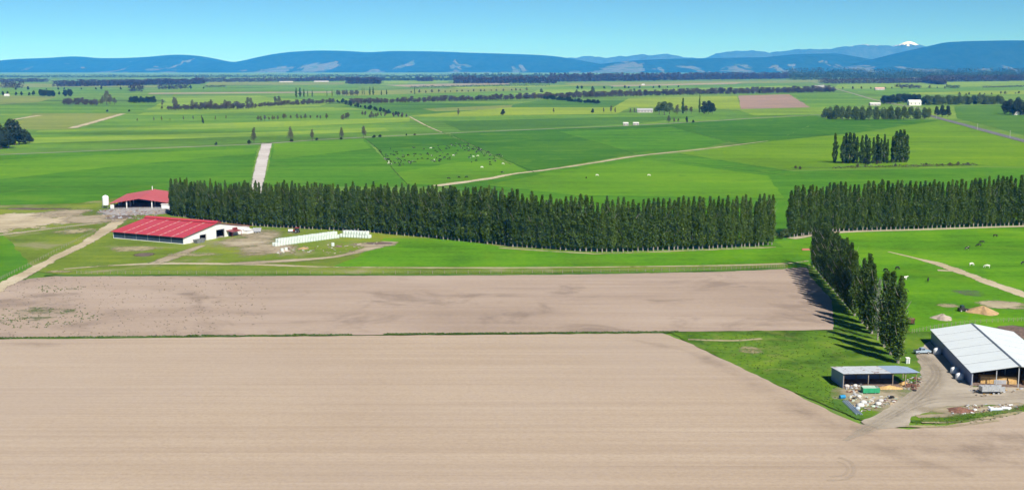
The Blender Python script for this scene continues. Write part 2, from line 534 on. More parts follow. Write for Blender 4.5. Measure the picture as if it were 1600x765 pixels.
verge_m  = ground_mat('verge_grass', (0.065, 0.15, 0.02), (0.035, 0.09, 0.012), (0.12, 0.20, 0.04), fine=0.9, big=0.05, stripe_amt=0.3, fade=True, soft=(0.1, 0.6))
darkgrass_m = ground_mat('rank_grass', (0.045, 0.095, 0.02), (0.025, 0.055, 0.012), (0.09, 0.13, 0.035), fine=0.4, big=0.05, fade=True, soft=(0.1, 0.7))
asphalt  = ground_mat('asphalt', (0.150, 0.150, 0.165), (0.12, 0.12, 0.135), (0.185, 0.185, 0.195), fine=0.3, big=0.03, fade=True, soft=(-0.6, 0.1))
concrete_track = ground_mat('pale_track', (0.50, 0.465, 0.44), (0.42, 0.38, 0.35), (0.58, 0.55, 0.53), fine=0.15, big=0.02, fade=True, soft=(-0.4, 0.3))
roadgrey = ground_mat('lane', (0.26, 0.25, 0.20), (0.19, 0.19, 0.14), (0.33, 0.31, 0.26), fine=0.05, big=0.01, fade=True, soft=(0.1, 0.6))

# ------------------------------------------------------------------ the plain
gm = bpy.data.meshes.new('ground')
gm.from_pydata([(-23500, -1800, 0), (23500, -1800, 0), (23500, 41500, 0), (-23500, 41500, 0)], [], [(0, 1, 2, 3)])
gm.materials.append(grass_far)
tag(link('ground', gm), kind='structure')

Z1, Z2, Z3, Z4, Z5, Z6 = 0.03, 0.06, 0.09, 0.12, 0.15, 0.18
# far strips of the patchwork (left to right, back to front)
FARF = [
 ('pasture', [(300,136),(560,133),(560,141),(280,143)], far_mid), ('stubble_field', [(600,133),(790,129),(800,132),(640,136)], tan_far),
 ('pasture', [(-20,139),(120,137),(240,139),(200,146),(-20,148)], far_mid),
 ('stubble_field', [(235,145),(520,143),(520,145),(230,147.5)], tan_far),
 ('pasture', [(-20,149),(90,151),(60,160),(-20,164)], far_olv),
 ('pasture', [(-20,165),(250,160),(220,175),(-20,178)], far_mid),
 ('pasture', [(250,152),(520,147),(540,156),(260,160)], far_brt),
 ('pasture', [(400,150),(800,144),(820,152),(520,160)], far_mid),
 ('dry_pasture', [(52,177),(192,177.5),(112,202),(60,203),(8,200)], far_olv),
 ('pasture', [(192,178),(560,172),(630,182),(420,200),(120,204)], far_mid),
 ('pasture', [(225,176),(520,168),(540,173),(215,180)], far_brt),
 ('pasture', [(60,204),(420,190),(640,184),(640,190),(430,199),(50,210)], far_brt),
 ('pasture', [(-20,208),(430,199),(660,190),(690,207),(430,221),(-20,239)], far_mid),
 ('pasture', [(-20,217),(430,206),(600,200),(610,205),(430,212),(-20,226)], far_brt),
 ('pasture', [(530,166),(640,160),(800,163),(800,168),(640,180)], far_drk),
 ('fallow_field', [(660,170),(800,164),(870,166),(860,168),(680,174)], far_olv),
 ('pasture', [(640,181),(800,168),(990,166),(962,178),(800,180),(690,183)], far_yel),
 ('pasture', [(800,164),(850,156),(985,157),(962,168),(800,168)], far_drk),
 ('pasture', [(982,154),(1151,150),(1158,170),(958,168)], far_yel),
 ('pasture', [(640,183),(960,178),(1290,171),(1280,179.5),(1100,189),(800,203.5),(692,207.5)], far_mid),
 ('pasture', [(690,190),(960,183),(1090,182),(1000,193),(800,202),(720,205)], far_drk),
 ('ploughed_field', [(1154,149.5),(1233,147.5),(1266,168),(1157,170.5)], soil_far),
 ('pasture', [(1236,147),(1330,146),(1376,158),(1290,175),(1270,168)], far_mid),
 ('pasture', [(1310,132),(1600,126),(1640,133),(1480,137),(1300,139)], far_brt),
 ('pasture', [(1310,140),(1640,134),(1640,147),(1380,149)], far_mid),
 ('pasture', [(1420,145),(1600,141),(1640,143),(1640,147),(1430,148)], far_yel),
 ('pasture', [(1490,166),(1640,163),(1640,214),(1600,212),(1496,185)], far_drk),
 ('pasture', [(880,130),(1330,124),(1330,128),(900,135)], far_olv),
 ('pasture', [(860,136),(1230,131),(1240,138),(830,144)], far_mid),
 ('stubble_field', [(950,133.5),(1160,129),(1150,131.5),(960,135.5)], tan_far),
 ('pasture', [(840,140),(1060,138),(1060,142),(830,146)], far_brt),
 ('pasture', [(-20,130),(260,134),(240,137),(-20,136)], far_olv),
 ('pasture', [(330,127.5),(540,129),(535,132),(320,133)], far_olv),
 ('pasture', [(600,126.5),(700,126.5),(700,129),(600,131)], far_brt),
 ('stubble_field', [(700,136.5),(900,133),(905,134.5),(720,138.5)], far_yel),
 ('pasture', [(520,143),(680,139),(800,137),(830,141),(540,150)], far_olv),
 ('pasture', [(800,146),(880,143),(1000,145),(840,155)], far_brt),
 ('pasture', [(1060,139),(1230,134),(1290,141),(1080,147)], far_brt),
 ('pasture', [(250,161),(400,157),(520,159),(500,166),(230,172)], far_brt),
 ('pasture', [(1150,171),(1290,168),(1285,178),(1180,181)], far_brt),
]
for i, (nm, pl, mt) in enumerate(FARF):
    field(nm, pl, mt, 0.03 + 0.004 * i, jit=2.0, step=60, seed=i)

MIDF = [
 # big paddocks between the lane and the shelter belts
 ('pasture', [(-40,243),(250,233),(404,226.5),(388,292),(330,300),(200,318),(100,326),(-40,328)], grass_mid),
 ('pasture', [(-40,252),(200,240),(402,232),(398,240),(200,258),(-40,285)], grass_brt),
 ('pasture', [(426,224),(570,216.5),(612,262),(640,292),(413,292)], grass_mid),
 ('pasture', [(428,224),(566,217.5),(580,232),(426,250)], grass_brt),
 ('pasture', [(570,216.5),(702,209.5),(740,226),(590,233)], grass_drk),
 ('pasture', [(590,233),(735,225),(835,270),(690,292),(640,292),(612,262)], grass_mid),
 ('pasture', [(618,270),(700,256),(790,248),(834,268),(700,289),(632,287)], grass_brt),
 ('pasture', [(704,209),(870,201.5),(995,240),(860,264),(832,270),(740,228)], grass_drk),
 ('pasture', [(872,206),(1050,199),(1138,222),(1100,231),(1002,242),(987,239)], grass_mid),
 ('pasture', [(872,201.5),(1100,190.5),(1278,181),(1290,186),(1225,214),(1140,222),(1050,198.5),(873,206)], grass_drk),
 ('pasture', [(1290,186),(1470,188),(1345,207),(1205,221),(1170,226),(1140,222),(1230,212)], grass_drk),
 ('pasture', [(1065,240),(1205,221),(1345,207),(1470,188),(1660,240),(1660,262),(1535,260),(1240,266),(1190,262)], grass_yel),
 ('pasture', [(700,289),(860,266),(1000,245),(1062,240),(1240,268),(1535,262),(1660,264),(1660,420),(1232,420),(1212,390),(1000,340),(800,330)], grass_mid),
 ('pasture', [(760,289),(870,268),(1010,250),(1200,275),(1225,310),(900,305)], grass_brt),
 ('pasture', [(-40,372),(150,353),(158,360),(60,420),(-40,475)], grass_mid),
 # land round the farm
 ('pasture', [(-40,322),(120,318),(262,300),(300,330),(420,350),(560,362),(700,372),(800,386),(960,396),(1212,386),(1232,418),(1100,420),(800,428),(100,430),(60,425)], grass_worn),
 ('pasture', [(560,402),(600,372),(700,374),(800,388),(960,397),(1212,387),(1258,388),(1262,410),(1100,414.5),(800,418),(520,417)], grass_near),
 ('pasture', [(1212,378),(1232,376),(1330,363),(1660,352),(1660,520),(1600,512),(1425,520),(1330,470),(1262,410)], grass_near),
]
for i, (nm, pl, mt) in enumerate(MIDF):
    field(nm, pl, mt, 0.18 + 0.004 * i, jit=1.0, step=12, seed=100 + i)

NEARF = [
 ('ploughed_field', [(-60,462),(45,436),(110,430),(400,430.5),(800,429),(1100,424.5),(1226,420),(1260,418),(1290,453),(1316,484),(1320,500),(1302,516),(1050,519),(550,524),(-60,530)], soil_up),
 ('pasture', [(1048,519.5),(1302,516.5),(1300,470),(1264,430),(1262,410),(1330,470),(1425,520),(1660,505),(1660,700),(1500,660),(1345,657),(1200,596),(1080,538)], grass_tri),
 ('ploughed_field', [(-60,531.5),(550,525.5),(1035,521.5),(1075,536),(1200,595),(1310,650),(1345,664),(1420,672),(1480,666),(1600,644),(1680,640),(1680,1000),(-60,1000)], soil),
]
for i, (nm, pl, mt) in enumerate(NEARF):
    field(nm, pl, mt, 0.27 + 0.004 * i, jit=0.35, step=3.0, seed=200 + i)

# roads, tracks, yards
strip('road', [(1700,247),(1600,220.5),(1545,206),(1500,193.5),(1466,184.5),(1440,177)], 13.0, asphalt, 0.30)
strip('road', [(1440,170),(1376,158.5),(1335,147),(1300,137),(1270,128)], 12.0, roadgrey, 0.30)
strip('country_lane', [(-60,244.5),(100,238),(250,231.5),(400,225.5),(500,218.5),(575,214.5),(700,208.5),(800,204),(975,197),(1100,190),(1200,183.5),(1290,179)], 9.0, roadgrey, 0.31)
strip('farm_track', [(417,224),(410,250),(402,288),(396,310)], [11.5, 10.5, 9, 9], concrete_track, 0.31)
strip('dirt_track', [(680,291),(760,280),(800,272.5),(860,265),(930,254.5),(1000,243.5),(1100,233),(1200,220.5)], [11, 10, 7, 8, 7, 7, 6, 2], track_m, 0.31)
strip('dirt_track', [(640,182.5),(665,196),(690,207)], 5.0, track_soft, 0.31)
strip('dirt_track', [(690,207),(720,219),(745,231),(800,258)], 2.6, faint_m, 0.312)
strip('dirt_track', [(112,200.5),(150,190),(192,178)], 14.0, track_m, 0.31)
strip('dirt_track', [(20,187.5),(40,184),(62,180.5)], 12.0, track_m, 0.31)
strip('farm_track', [(-70,486),(-20,460),(30,434),(90,402),(140,377),(172,356),(190,342)], [9, 8, 7.5, 6.5, 8, 9, 9], track_m, 0.32)
strip('farm_track', [(-60,375),(0,368),(60,360.5),(110,354),(160,349)], 4.0, track_soft, 0.32)
strip('dirt_track', [(100,421),(175,415.5),(262,412.5),(400,414),(525,418),(800,419),(1100,416),(1225,412.5),(1262,408)], [4, 5, 7, 6, 3.5, 3, 4, 4, 4], track_soft, 0.31)
strip('dirt_track', [(240,413),(275,400),(300,390),(318,384)], [9, 9, 7, 5], yard_m, 0.315)
strip('dirt_track', [(360,413),(450,408),(520,402),(570,391),(610,378)], [9, 8, 7, 9, 12], yard_m, 0.315)
patch('farm_yard', 390, 375, 19, 42, yard_m, 0.325)
patch('farm_yard', 412, 391, 17, 26, yard_m, 0.328)
patch('farm_yard', 575, 383, 14, 10, yard_m, 0.326)
patch('farm_yard', 215, 331, 26, 22, concyard_m, 0.33)
patch('farm_yard', 150, 343, 24, 26, yard_m, 0.329)
patch('bare_ground', 20, 348, 36, 52, track_m, 0.321)
patch('bare_ground', 95, 334, 18, 26, yard_m, 0.322)
patch('bare_ground', 60, 327, 30, 8, mud_m, 0.323)
patch('mud_patch', 225, 398.5, 6, 7, mud_m, 0.33)
patch('mud_patch', 188, 340, 9, 10, mud_m, 0.334)
patch('mud_patch', 592, 381, 8, 5, mud_m, 0.33)
patch('dry_patch', 210, 390, 15, 14, pale_m, 0.318)
patch('dry_patch', 300, 398, 18, 10, pale_m, 0.318)
patch('dry_patch', 110, 362, 14, 18, pale_m, 0.318)
patch('dry_patch', 92, 425, 8, 5, pale_m, 0.318)
patch('weed_patch', 70, 488, 18, 26, weed_m, 0.30)
patch('weed_patch', 20, 500, 9, 10, weed_m, 0.302)
patch('weed_patch', 115, 452, 9, 5, weed_m, 0.302)
for k, (x, y, rx, ry) in enumerate([(100,480,16,12),(175,490,12,10),(370,488,9,6),(395,491,11,4),(800,462,12,7),(810,491,10,7),(330,460,16,6),(1245,465,6,8),(1265,475,6,8),(250,453,8,5),(60,462,14,8),(360,437,14,3)]):
    patch('damp_patch', x, y, rx, ry, damp_m, 0.303 + 0.0015 * k)
strip('headland', [(980,531),(1080,552),(1160,590),(1230,628),(1300,668),(1400,712),(1520,745)], [6, 12, 16, 18, 18, 16, 8], damp_m, 0.325, core=0.1)
strip('headland', [(1300,640),(1340,670),(1390,690),(1480,712),(1620,728)], [6, 10, 12, 12, 8], damp_m, 0.3265, core=0.1)
patch('damp_patch', 1500, 690, 26, 14, damp_m, 0.322)
patch('damp_patch', 1590, 705, 18, 22, damp_m, 0.3235)
patch('damp_patch', 30, 540, 26, 6, damp_m, 0.3235)
strip('tyre_mark', [(1292,752),(1322,750),(1334,738),(1330,724),(1312,716)], 1.6, tyre_m, 0.330)
strip('tyre_mark', [(1296,746),(1316,744),(1325,736),(1321,728),(1308,722)], 1.2, tyre_m, 0.330)
# tan strip at the foot of the belts
strip('dirt_strip', [(1236,373.5),(1312,363.5),(1450,359),(1700,350.5)], [7, 7, 6, 6], track_soft, 0.31, core=0.7)
strip('verge', [(780,388),(910,396),(960,396.5),(1210,387)], 4.0, pale_m, 0.309)
strip('grass_margin', [(-40,529.8),(150,529),(300,527),(550,524.3)], 2.2, verge_m, 0.31)
strip('grass_margin', [(600,523.4),(800,522),(1060,520)], 2.0, verge_m, 0.31)
strip('grass_margin', [(70,431),(400,430.5),(800,429.3),(1100,424.5),(1226,419.5)], 5.0, verge_m, 0.312)
strip('ditch_bank', [(1236,262.5),(1300,262),(1400,260.5),(1470,258.5),(1540,258.5)], [6, 8, 8, 9, 3], darkgrass_m, 0.31)
strip('dirt_track', [(1388,394),(1430,404),(1475,416),(1540,440),(1620,468),(1700,492)], [1.5, 3, 7, 7, 7, 7], track_m, 0.32)
strip('dirt_track', [(1465,423),(1490,424)], 5, track_soft, 0.321)
patch('mud_patch', 1518, 459, 8, 11, puddle_m, 0.321)
patch('bare_ground', 1480, 478, 6, 6, pale_m, 0.3215)
patch('bare_ground', 1575, 478, 12, 12, track_soft, 0.3215)
patch('bare_ground', 1600, 520, 8, 14, mud_m, 0.3218)
patch('dry_patch', 1172, 548, 6, 7, pale_m, 0.30)
strip('dry_patch', [(1075,531),(1140,533),(1190,530)], 3, pale_m, 0.30)

for bl in ([(570,216.5),(590,233),(612,262),(640,292)], [(704,209.5),(740,228),(834,269)], [(872,206),(930,222),(990,240)], [(1050,199),(1138,222)], [(590,233),(735,225)],
           [(1062,241),(1190,262),(1240,266)], [(1145,222),(1345,207.5),(1470,188)], [(1000,246),(1100,258),(1230,275)], [(62,204),(430,191)], [(0,227),(430,212)]):
    strip('field_margin', bl, 1.3 if bl[0][1] > 195 else 4.0, margin_m, 0.314)
# wheel ruts in the gravel
rutd_m = ground_mat('wheel_ruts', (0.27, 0.235, 0.19), (0.22, 0.19, 0.15), (0.31, 0.27, 0.22), fine=0.9, big=0.08, fade=True, soft=(0.2, 3.6))
for k, dx in enumerate((-7, 2, 9)):
    strip('wheel_rut', [(1440 + dx * 0.4, 556), (1462 + dx * 0.7, 582), (1450 + dx, 606), (1418 + dx, 634), (1382 + dx, 656), (1345 + dx, 676)], 1.1, rutd_m, 0.342)
for k, dy in enumerate((-5, 1, 6)):
    strip('wheel_rut', [(1400, 650 + dy * 0.5), (1450, 626 + dy), (1510, 621 + dy), (1600, 618 + dy), (1660, 616 + dy)], 1.0, rutd_m, 0.343)
# yard of the sheds in the foreground
field('gravel_yard', [(1432,548),(1452,534),(1470,552),(1520,606),(1570,606),(1680,600),(1680,628),(1560,634),(1480,636),(1424,652),(1420,668),(1372,672),(1345,660),(1380,642),(1425,612),(1440,592)], gravel, 0.335, jit=0.5, step=2.0, seed=300)
patch('farm_yard', 1374, 622, 12.5, 14, yard_m, 0.333)
patch('farm_yard', 1380, 605, 12, 6, yard_m, 0.3345)
strip('gravel_track', [(1435,550),(1455,575),(1452,600),(1420,634),(1370,664),(1320,690)], [5, 7, 10, 10, 8, 1.5], rut_m, 0.338)
strip('grass_bank', [(1425,660),(1480,656),(1540,650),(1600,638),(1680,632)], [2, 7.5, 7, 6, 6], bank_m, 0.34)
patch('bare_bank', 1510, 643, 14, 5, yard_m, 0.3395)
strip('dry_bank', [(1432,652),(1500,648),(1600,632)], [3, 5, 4], yard_m, 0.3398)
strip('dry_bank', [(1440,661),(1500,660),(1590,646)], [1.5, 3, 2.5], pale_m, 0.3412)
strip('dry_bank', [(1415,667),(1480,667),(1560,658)], [2, 3.5, 2], pale_m, 0.341)
strip('grass_margin', [(1310,625),(1320,640),(1345,655)], [4, 4, 3], verge_m, 0.3415)

# ------------------------------------------------------------------ hills and mountains
def fbm(x, y, seed, octaves=5, f0=1.0, gain=0.5):
    r = np.random.default_rng(seed)
    out = np.zeros_like(x); amp = 1.0; f = f0
    for o in range(octaves):
        for _ in range(3):
            a = r.uniform(0, 2*math.pi); ph = r.uniform(0, 6.28)
            out += amp / 3 * np.sin((x*math.cos(a) + y*math.sin(a)) * f + ph)
        f *= 2.03; amp *= gain
    return out

def hill_mat(name, forest, clearing, snow=None, clear_amt=0.5, zmax=300.0):
    m, t, b = new_mat(name, 1.0, 0.0)
    g = N(t, 'ShaderNodeNewGeometry')
    v = world_vec(t, 0, (1, 0.35, 1.5))
    n = noise_node(t, v, 0.0014, 5, 0.6, 0.6)
    n2 = noise_node(t, v, 0.008, 4, 0.6)
    col = ramp(t, n2, [(0.3, tuple(x*0.7 for x in forest)), (0.7, tuple(x*1.4 for x in forest))])
    sep = N(t, 'ShaderNodeSeparateXYZ')
    t.links.new(g.outputs['Position'], sep.inputs[0])
    low = maprange(t, sep.outputs[2], 20.0, zmax, 0.13, -0.10, smooth=False)
    k = maprange(t, mth(t, 'ADD', n, low), 0.66, 0.70, 0, clear_amt)
    v2 = world_vec(t, 0, (1, 1, 1))
    n3 = noise_node(t, v2, 0.004, 2, 0.5)
    cl = ramp(t, n3, [(0.4, clearing[0]), (0.55, clearing[1]), (0.65, clearing[2])])
    col = mixc(t, k, col, cl)
    if snow:
        nn = noise_node(t, v2, 0.006, 5, 0.65)
        zz = mth(t, 'ADD', sep.outputs[2], mth(t, 'MULTIPLY', mth(t, 'SUBTRACT', nn, 0.5), 420.0))
        col = mixc(t, maprange(t, zz, snow - 5, snow + 5), col, (0.85, 0.87, 0.9))
    t.links.new(col, b.inputs['Base Color'])
    return m

CLEAR = ((0.20, 0.27, 0.10), (0.42, 0.36, 0.27), (0.30, 0.34, 0.16))
hm1 = hill_mat('hill_forest', (0.018, 0.034, 0.022), CLEAR, None, 0.30, 470)
hm2 = hill_mat('mountain_rock', (0.045, 0.055, 0.06), CLEAR, 812.0, 0.0)

def hills(name, prof, D, depth, mat, seed, rough=1.0, jag=0.0):
    px = np.array([p[0] for p in prof], float); py = np.array([p[1] for p in prof], float)
    xs = (px - 800) / F_PX * D / math.cos(PITCH) * math.cos(PITCH)
    hs = (HORIZON - py) / F_PX * D + CAM_H
    hs[0] = -10; hs[-1] = -10
    nx, ny = 260, 30
    X = np.linspace(xs[0], xs[-1], nx)
    k = np.ones(7) / 7
    Hc = np.interp(X, xs, hs)
    Hp = np.pad(Hc, 3, mode='edge')
    Hc = np.convolve(Hp, k, 'valid') if jag == 0 else Hc
    T = np.linspace(-1, 1, ny)
    XX, TT = np.meshgrid(X, T)
    YY = D + TT * depth
    HH = np.tile(Hc, (ny, 1))
    sh = np.where(TT < 0, 0.5 + 0.5*np.cos(np.pi * TT), 0.5 + 0.5*np.cos(np.pi * TT))
    n = fbm(XX, YY*0.6, seed, 5, 1/1100.0)
    Z = HH * sh + n * HH * 0.26 * rough * np.sin(np.pi * np.clip(sh, 0, 1)) 
    if jag: Z += fbm(XX, YY, seed + 5, 4, 1/420.0, 0.65) * jag * sh
    Z = np.where(Z < -2, -2, Z) - 1.5 * (sh < 0.01)
    V = np.stack([XX, YY, Z], -1).reshape(-1, 3)
    i = np.arange(nx * ny).reshape(ny, nx)
    Fq = np.stack([i[:-1, :-1], i[:-1, 1:], i[1:, 1:], i[1:, :-1]], -1).reshape(-1, 4)
    return tag(link(name, np_mesh(name, V, Fq, mat, smooth=True)), kind='structure')

hills('hills', [(-260,112),(-200,104),(-100,100),(0,96.5),(40,92.5),(90,91),(132,88),(152,91.5),(200,91.5),(250,89),(275,86),(305,86.5),(330,90),(350,95),(372,98.5),(390,95.5),(420,88),(450,82.5),(500,79.5),(550,80.5),(580,83),(610,80.5),(680,81),(730,83),(800,85),(850,87),(880,90),(900,94),(930,99),(960,105),(1000,115)], 28500, 3500, hm1, 11)
hills('hills', [(800,116),(860,109),(930,101),(960,97.5),(1000,94),(1060,92),(1190,90),(1240,85),(1300,84),(1340,91),(1380,100),(1420,112)], 27500, 3200, hm1, 12)
hills('hills', [(1270,114),(1320,103),(1360,93),(1400,83),(1440,74),(1470,67),(1500,65.5),(1560,64.5),(1640,64.5),(1740,72),(1850,95),(1900,112)], 25500, 3400, hm1, 13)
hills('mountains', [(780,112),(830,100),(900,92.5),(945,90),(1000,87),(1040,86.5),(1062,92),(1098,92),(1115,85),(1150,80.5),(1180,80),(1197,85),(1222,80),(1245,75),(1270,78),(1290,76.5),(1320,72),(1360,71.5),(1385,72),(1400,67.5),(1412,67),(1428,73),(1450,77),(1500,82),(1560,95),(1600,112)], 38000, 2500, hm2, 14, 0.8, 70.0)

# ------------------------------------------------------------------ foliage materials
def leaf_mat(name, dark, light, trans=0.15):
    m = bpy.data.materials.new(name); m.use_nodes = True
    t = m.node_tree; t.nodes.clear()
    out = N(t, 'ShaderNodeOutputMaterial')
    oi = N(t, 'ShaderNodeObjectInfo')
    g = N(t, 'ShaderNodeNewGeometry')
    r = mth(t, 'ADD', mth(t, 'MULTIPLY', g.outputs['Random Per Island'], 0.65), mth(t, 'MULTIPLY', oi.outputs['Random'], 0.35))
    col = ramp(t, r, [(0.1, dark), (0.9, light)])
    d = N(t, 'ShaderNodeBsdfDiffuse'); tr = N(t, 'ShaderNodeBsdfTranslucent'); gl = N(t, 'ShaderNodeBsdfGlossy')
    gl.inputs['Roughness'].default_value = 0.45
    gl.inputs['Color'].default_value = (0.8, 0.8, 0.8, 1)
    t.links.new(col, d.inputs[0])
    t.links.new(col, tr.inputs[0])
    m1 = N(t, 'ShaderNodeMixShader'); m1.inputs[0].default_value = trans
    t.links.new(d.outputs[0], m1.inputs[1]); t.links.new(tr.outputs[0], m1.inputs[2])
    m2 = N(t, 'ShaderNodeMixShader'); m2.inputs[0].default_value = 0.02
    t.links.new(m1.outputs[0], m2.inputs[1]); t.links.new(gl.outputs[0], m2.inputs[2])
    t.links.new(m2.outputs[0], out.inputs[0])
    return m

L_pop = leaf_mat('poplar_leaves', (0.022, 0.052, 0.008), (0.095, 0.165, 0.020))
L_popy = leaf_mat('poplar_leaves_fresh', (0.036, 0.074, 0.010), (0.115, 0.185, 0.024))
L_brd = leaf_mat('broadleaf_leaves', (0.050, 0.090, 0.022), (0.13, 0.19, 0.050))
L_drk = leaf_mat('evergreen_leaves', (0.016, 0.032, 0.018), (0.038, 0.066, 0.032), 0.05)
L_brn = leaf_mat('budding_twigs', (0.070, 0.075, 0.045), (0.135, 0.135, 0.075), 0.05)
L_bar = leaf_mat('bare_twigs', (0.065, 0.056, 0.046), (0.120, 0.105, 0.085), 0.0)
L_pale = leaf_mat('silver_leaves', (0.16, 0.19, 0.13), (0.30, 0.34, 0.26), 0.1)
L_rust = leaf_mat('rusty_shrub', (0.10, 0.08, 0.04), (0.19, 0.14, 0.08), 0.05)
L_grass = leaf_mat('grass_blades', (0.040, 0.085, 0.015), (0.10, 0.17, 0.035), 0.2)
L_dry = leaf_mat('dry_weeds', (0.10, 0.09, 0.055), (0.22, 0.19, 0.12), 0.1)
bark = simple_mat('bark', (0.30, 0.27, 0.23), 0.9, 0, 0.3, 2.0)
bark_d = simple_mat('bark_dark', (0.10, 0.08, 0.065), 0.9, 0, 0.3, 2.0)

def trunk_mb(h, r0, limbs, seed, lean=0.0, top=0.9):
    r = random.Random(seed); m = MB()
    pts = [Vector((math.sin(i*1.3+seed)*0.012*h*(i/6) + lean*i/6*h, math.cos(i*1.7+seed)*0.012*h*(i/6), h*top*i/6)) for i in range(7)]
    m.tube(pts, [r0*(1.25 if i == 0 else 1 - 0.88*i/6) for i in range(7)], 7)
    for k in range(limbs):
        i = r.randint(1, 5); a = r.uniform(0, 6.28)
        p = pts[i]; L = h * r.uniform(0.12, 0.25)
        q = p + Vector((math.cos(a)*L*0.5, math.sin(a)*L*0.5, L*0.75))
        m.tube([p, p.lerp(q, 0.5) + Vector((0, 0, -0.03*h)), q], [r0*0.35, r0*0.22, r0*0.06], 5)
    return m

def poplar_pts(h, rad, n, seed, clear=0.09, spires=1):
    """leaf clumps along steep branches inside a column"""
    r = np.random.default_rng(seed)
    P = []
    nb = int(n / 42)
    ph = r.uniform(0, 6.28)
    for b in range(nb):
        t = clear + (0.985 - clear) * (b + r.uniform(0, 1)) / nb
        env = rad * min(1.0, 0.60 + 1.5 * (t - clear)) * (1 - max(0, (t - 0.42) / 0.58) ** 1.25 * 0.90)
        env *= 1 + 0.22 * math.sin(t * 19 + ph)
        az = r.uniform(0, 6.28); L = h * r.uniform(0.06, 0.12)
        rr = env * r.uniform(0.35, 1.0)
        k = 42
        s = r.uniform(0, 1, k)
        cx = np.cos(az) * (rr * (0.25 + 0.75 * np.sqrt(s))); cy = np.sin(az) * (rr * (0.25 + 0.75 * np.sqrt(s)))
        cz = h * t + (s - 0.5) * L
        jit = r.normal(size=(k, 3)) * np.array([0.30, 0.30, 0.40]) * min(1.0, env / rad + 0.2)
        P.append(np.stack([cx, cy, cz], 1) + jit)
    P = np.concatenate(P)
    return P[(P[:, 2] > clear * h * 0.7) & (P[:, 2] < h)]

def blob_pts(h, rad, n, seed, lobes=9, clear=0.16, droop=1.0, fill=0.5):
    """leaf clumps gathered in lobes of uneven size"""
    r = np.random.default_rng(seed)
    C = []
    for i in range(lobes):
        t = r.uniform(0, 1)
        z = h * (clear + 0.18 + (0.62 - clear * 0.4) * t)
        a = r.uniform(0, 6.28); d = rad * r.uniform(0.15, 0.68) * (1.05 - 0.65 * t)
        C.append((math.cos(a)*d, math.sin(a)*d, z, rad * r.uniform(0.34, 0.55) * (1.1 - 0.4*t)))
    C.append((0, 0, h*0.80, rad*0.42)); C.append((0, 0, h*0.5, rad*0.6))
    C = np.array(C)
    wgt = C[:, 3] ** 2; wgt /= wgt.sum()
    idx = r.choice(len(C), n, p=wgt)
    d = r.normal(size=(n, 3)); d /= np.linalg.norm(d, axis=1)[:, None]
    d[:, 2] *= 0.85
    rr = C[idx, 3] * (fill + (1 - fill) * r.uniform(0, 1, n) ** 0.5) * r.uniform(0.85, 1.15, n)
    P = C[idx, :3] + d * rr[:, None]
    return P[(P[:, 2] > clear * h * 0.6)]

def crown_mesh(name, P, size, mat, seed, up=0.0, stretch=1.0):
    V, Fq = leaf_quads(P, size, up, stretch, seed)
    return np_mesh(name, V, Fq, mat)

POP_H = 25.0
POP = []        # (trunk mesh, crown mesh)
for k in range(7):
    P = poplar_pts(POP_H, 1.95 + 0.2 * (k % 3), 6400, 50 + k, clear=0.10)
    POP.append((trunk_mb(POP_H, 0.24, 6, k).mesh('trunk', bark), crown_mesh('crown', P, 0.50, L_pop if k % 3 else L_popy, 70 + k, 0.3, 1.3)))
POPN = []       # fuller and finer, for the near row
for k in range(5):
    P = poplar_pts(POP_H, 1.85 + 0.3 * (k % 2), 8000, 150 + k, clear=0.08)
    POPN.append((trunk_mb(POP_H, 0.32, 10, k + 9).mesh('trunk', bark), crown_mesh('crown', P, 0.46, L_pop, 170 + k, 0.3, 1.2)))
POPS = (trunk_mb(POP_H, 0.30, 26, 33).mesh('trunk', bark), crown_mesh('crown', poplar_pts(POP_H, 2.0, 1500, 190, clear=0.15), 0.45, L_pale, 191, 0.3, 1.2))
POPF = []       # far poplars: fewer faces
for k in range(4):
    P = poplar_pts(POP_H, 3.3, 3000, 250 + k, clear=0.05)
    POPF.append((trunk_mb(POP_H, 0.3, 3, k + 19).mesh('trunk', bark), crown_mesh('crown', P, 1.15, L_pop, 270 + k, 0.3, 1.2)))

BR_H = 14.0
def broad_set(n, pts, size, mat, seed, rad=5.5, lobes=10, fill=0.5, bk=None, clear=0.12):
    out = []
    for k in range(n):
        P = blob_pts(BR_H, rad, pts, seed + k, lobes, clear, fill=fill)
        out.append((trunk_mb(BR_H, 0.34, 6, seed + k, top=0.7).mesh('trunk', bk or bark_d), crown_mesh('crown', P, size, mat, seed + 40 + k)))
    return out
BROAD = broad_set(5, 1500, 1.0, L_brd, 300)
BROADL = broad_set(5, 2200, 1.0, L_brd, 380, rad=6.5, lobes=14, clear=0.0)
DARKT = broad_set(4, 1800, 0.95, L_drk, 320, clear=0.05)
BUDS  = broad_set(5, 700, 0.95, L_brn, 340, fill=0.2)
BARE  = broad_set(5, 800, 0.95, L_bar, 360, fill=0.25, clear=0.02)

def single(setm, name):
    """one mesh per small far tree: trunk and crown together"""
    out = []
    for tr, cr in setm:
        bm = bmesh.new()
        bm.from_mesh(tr)
        nf = len(bm.faces)
        bm.from_mesh(cr)
        for i, f in enumerate(bm.faces): f.material_index = 0 if i < nf else 1
        me = bpy.data.meshes.new(name); bm.to_mesh(me); bm.free()
        me.materials.append(tr.materials[0]); me.materials.append(cr.materials[0])
        out.append(me)
    return out
BROAD1, BROADL1, DARK1, BUDS1, BARE1, POPF1 = (single(s, 'tree') for s in (BROAD, BROADL, DARKT, BUDS, BARE, POPF))

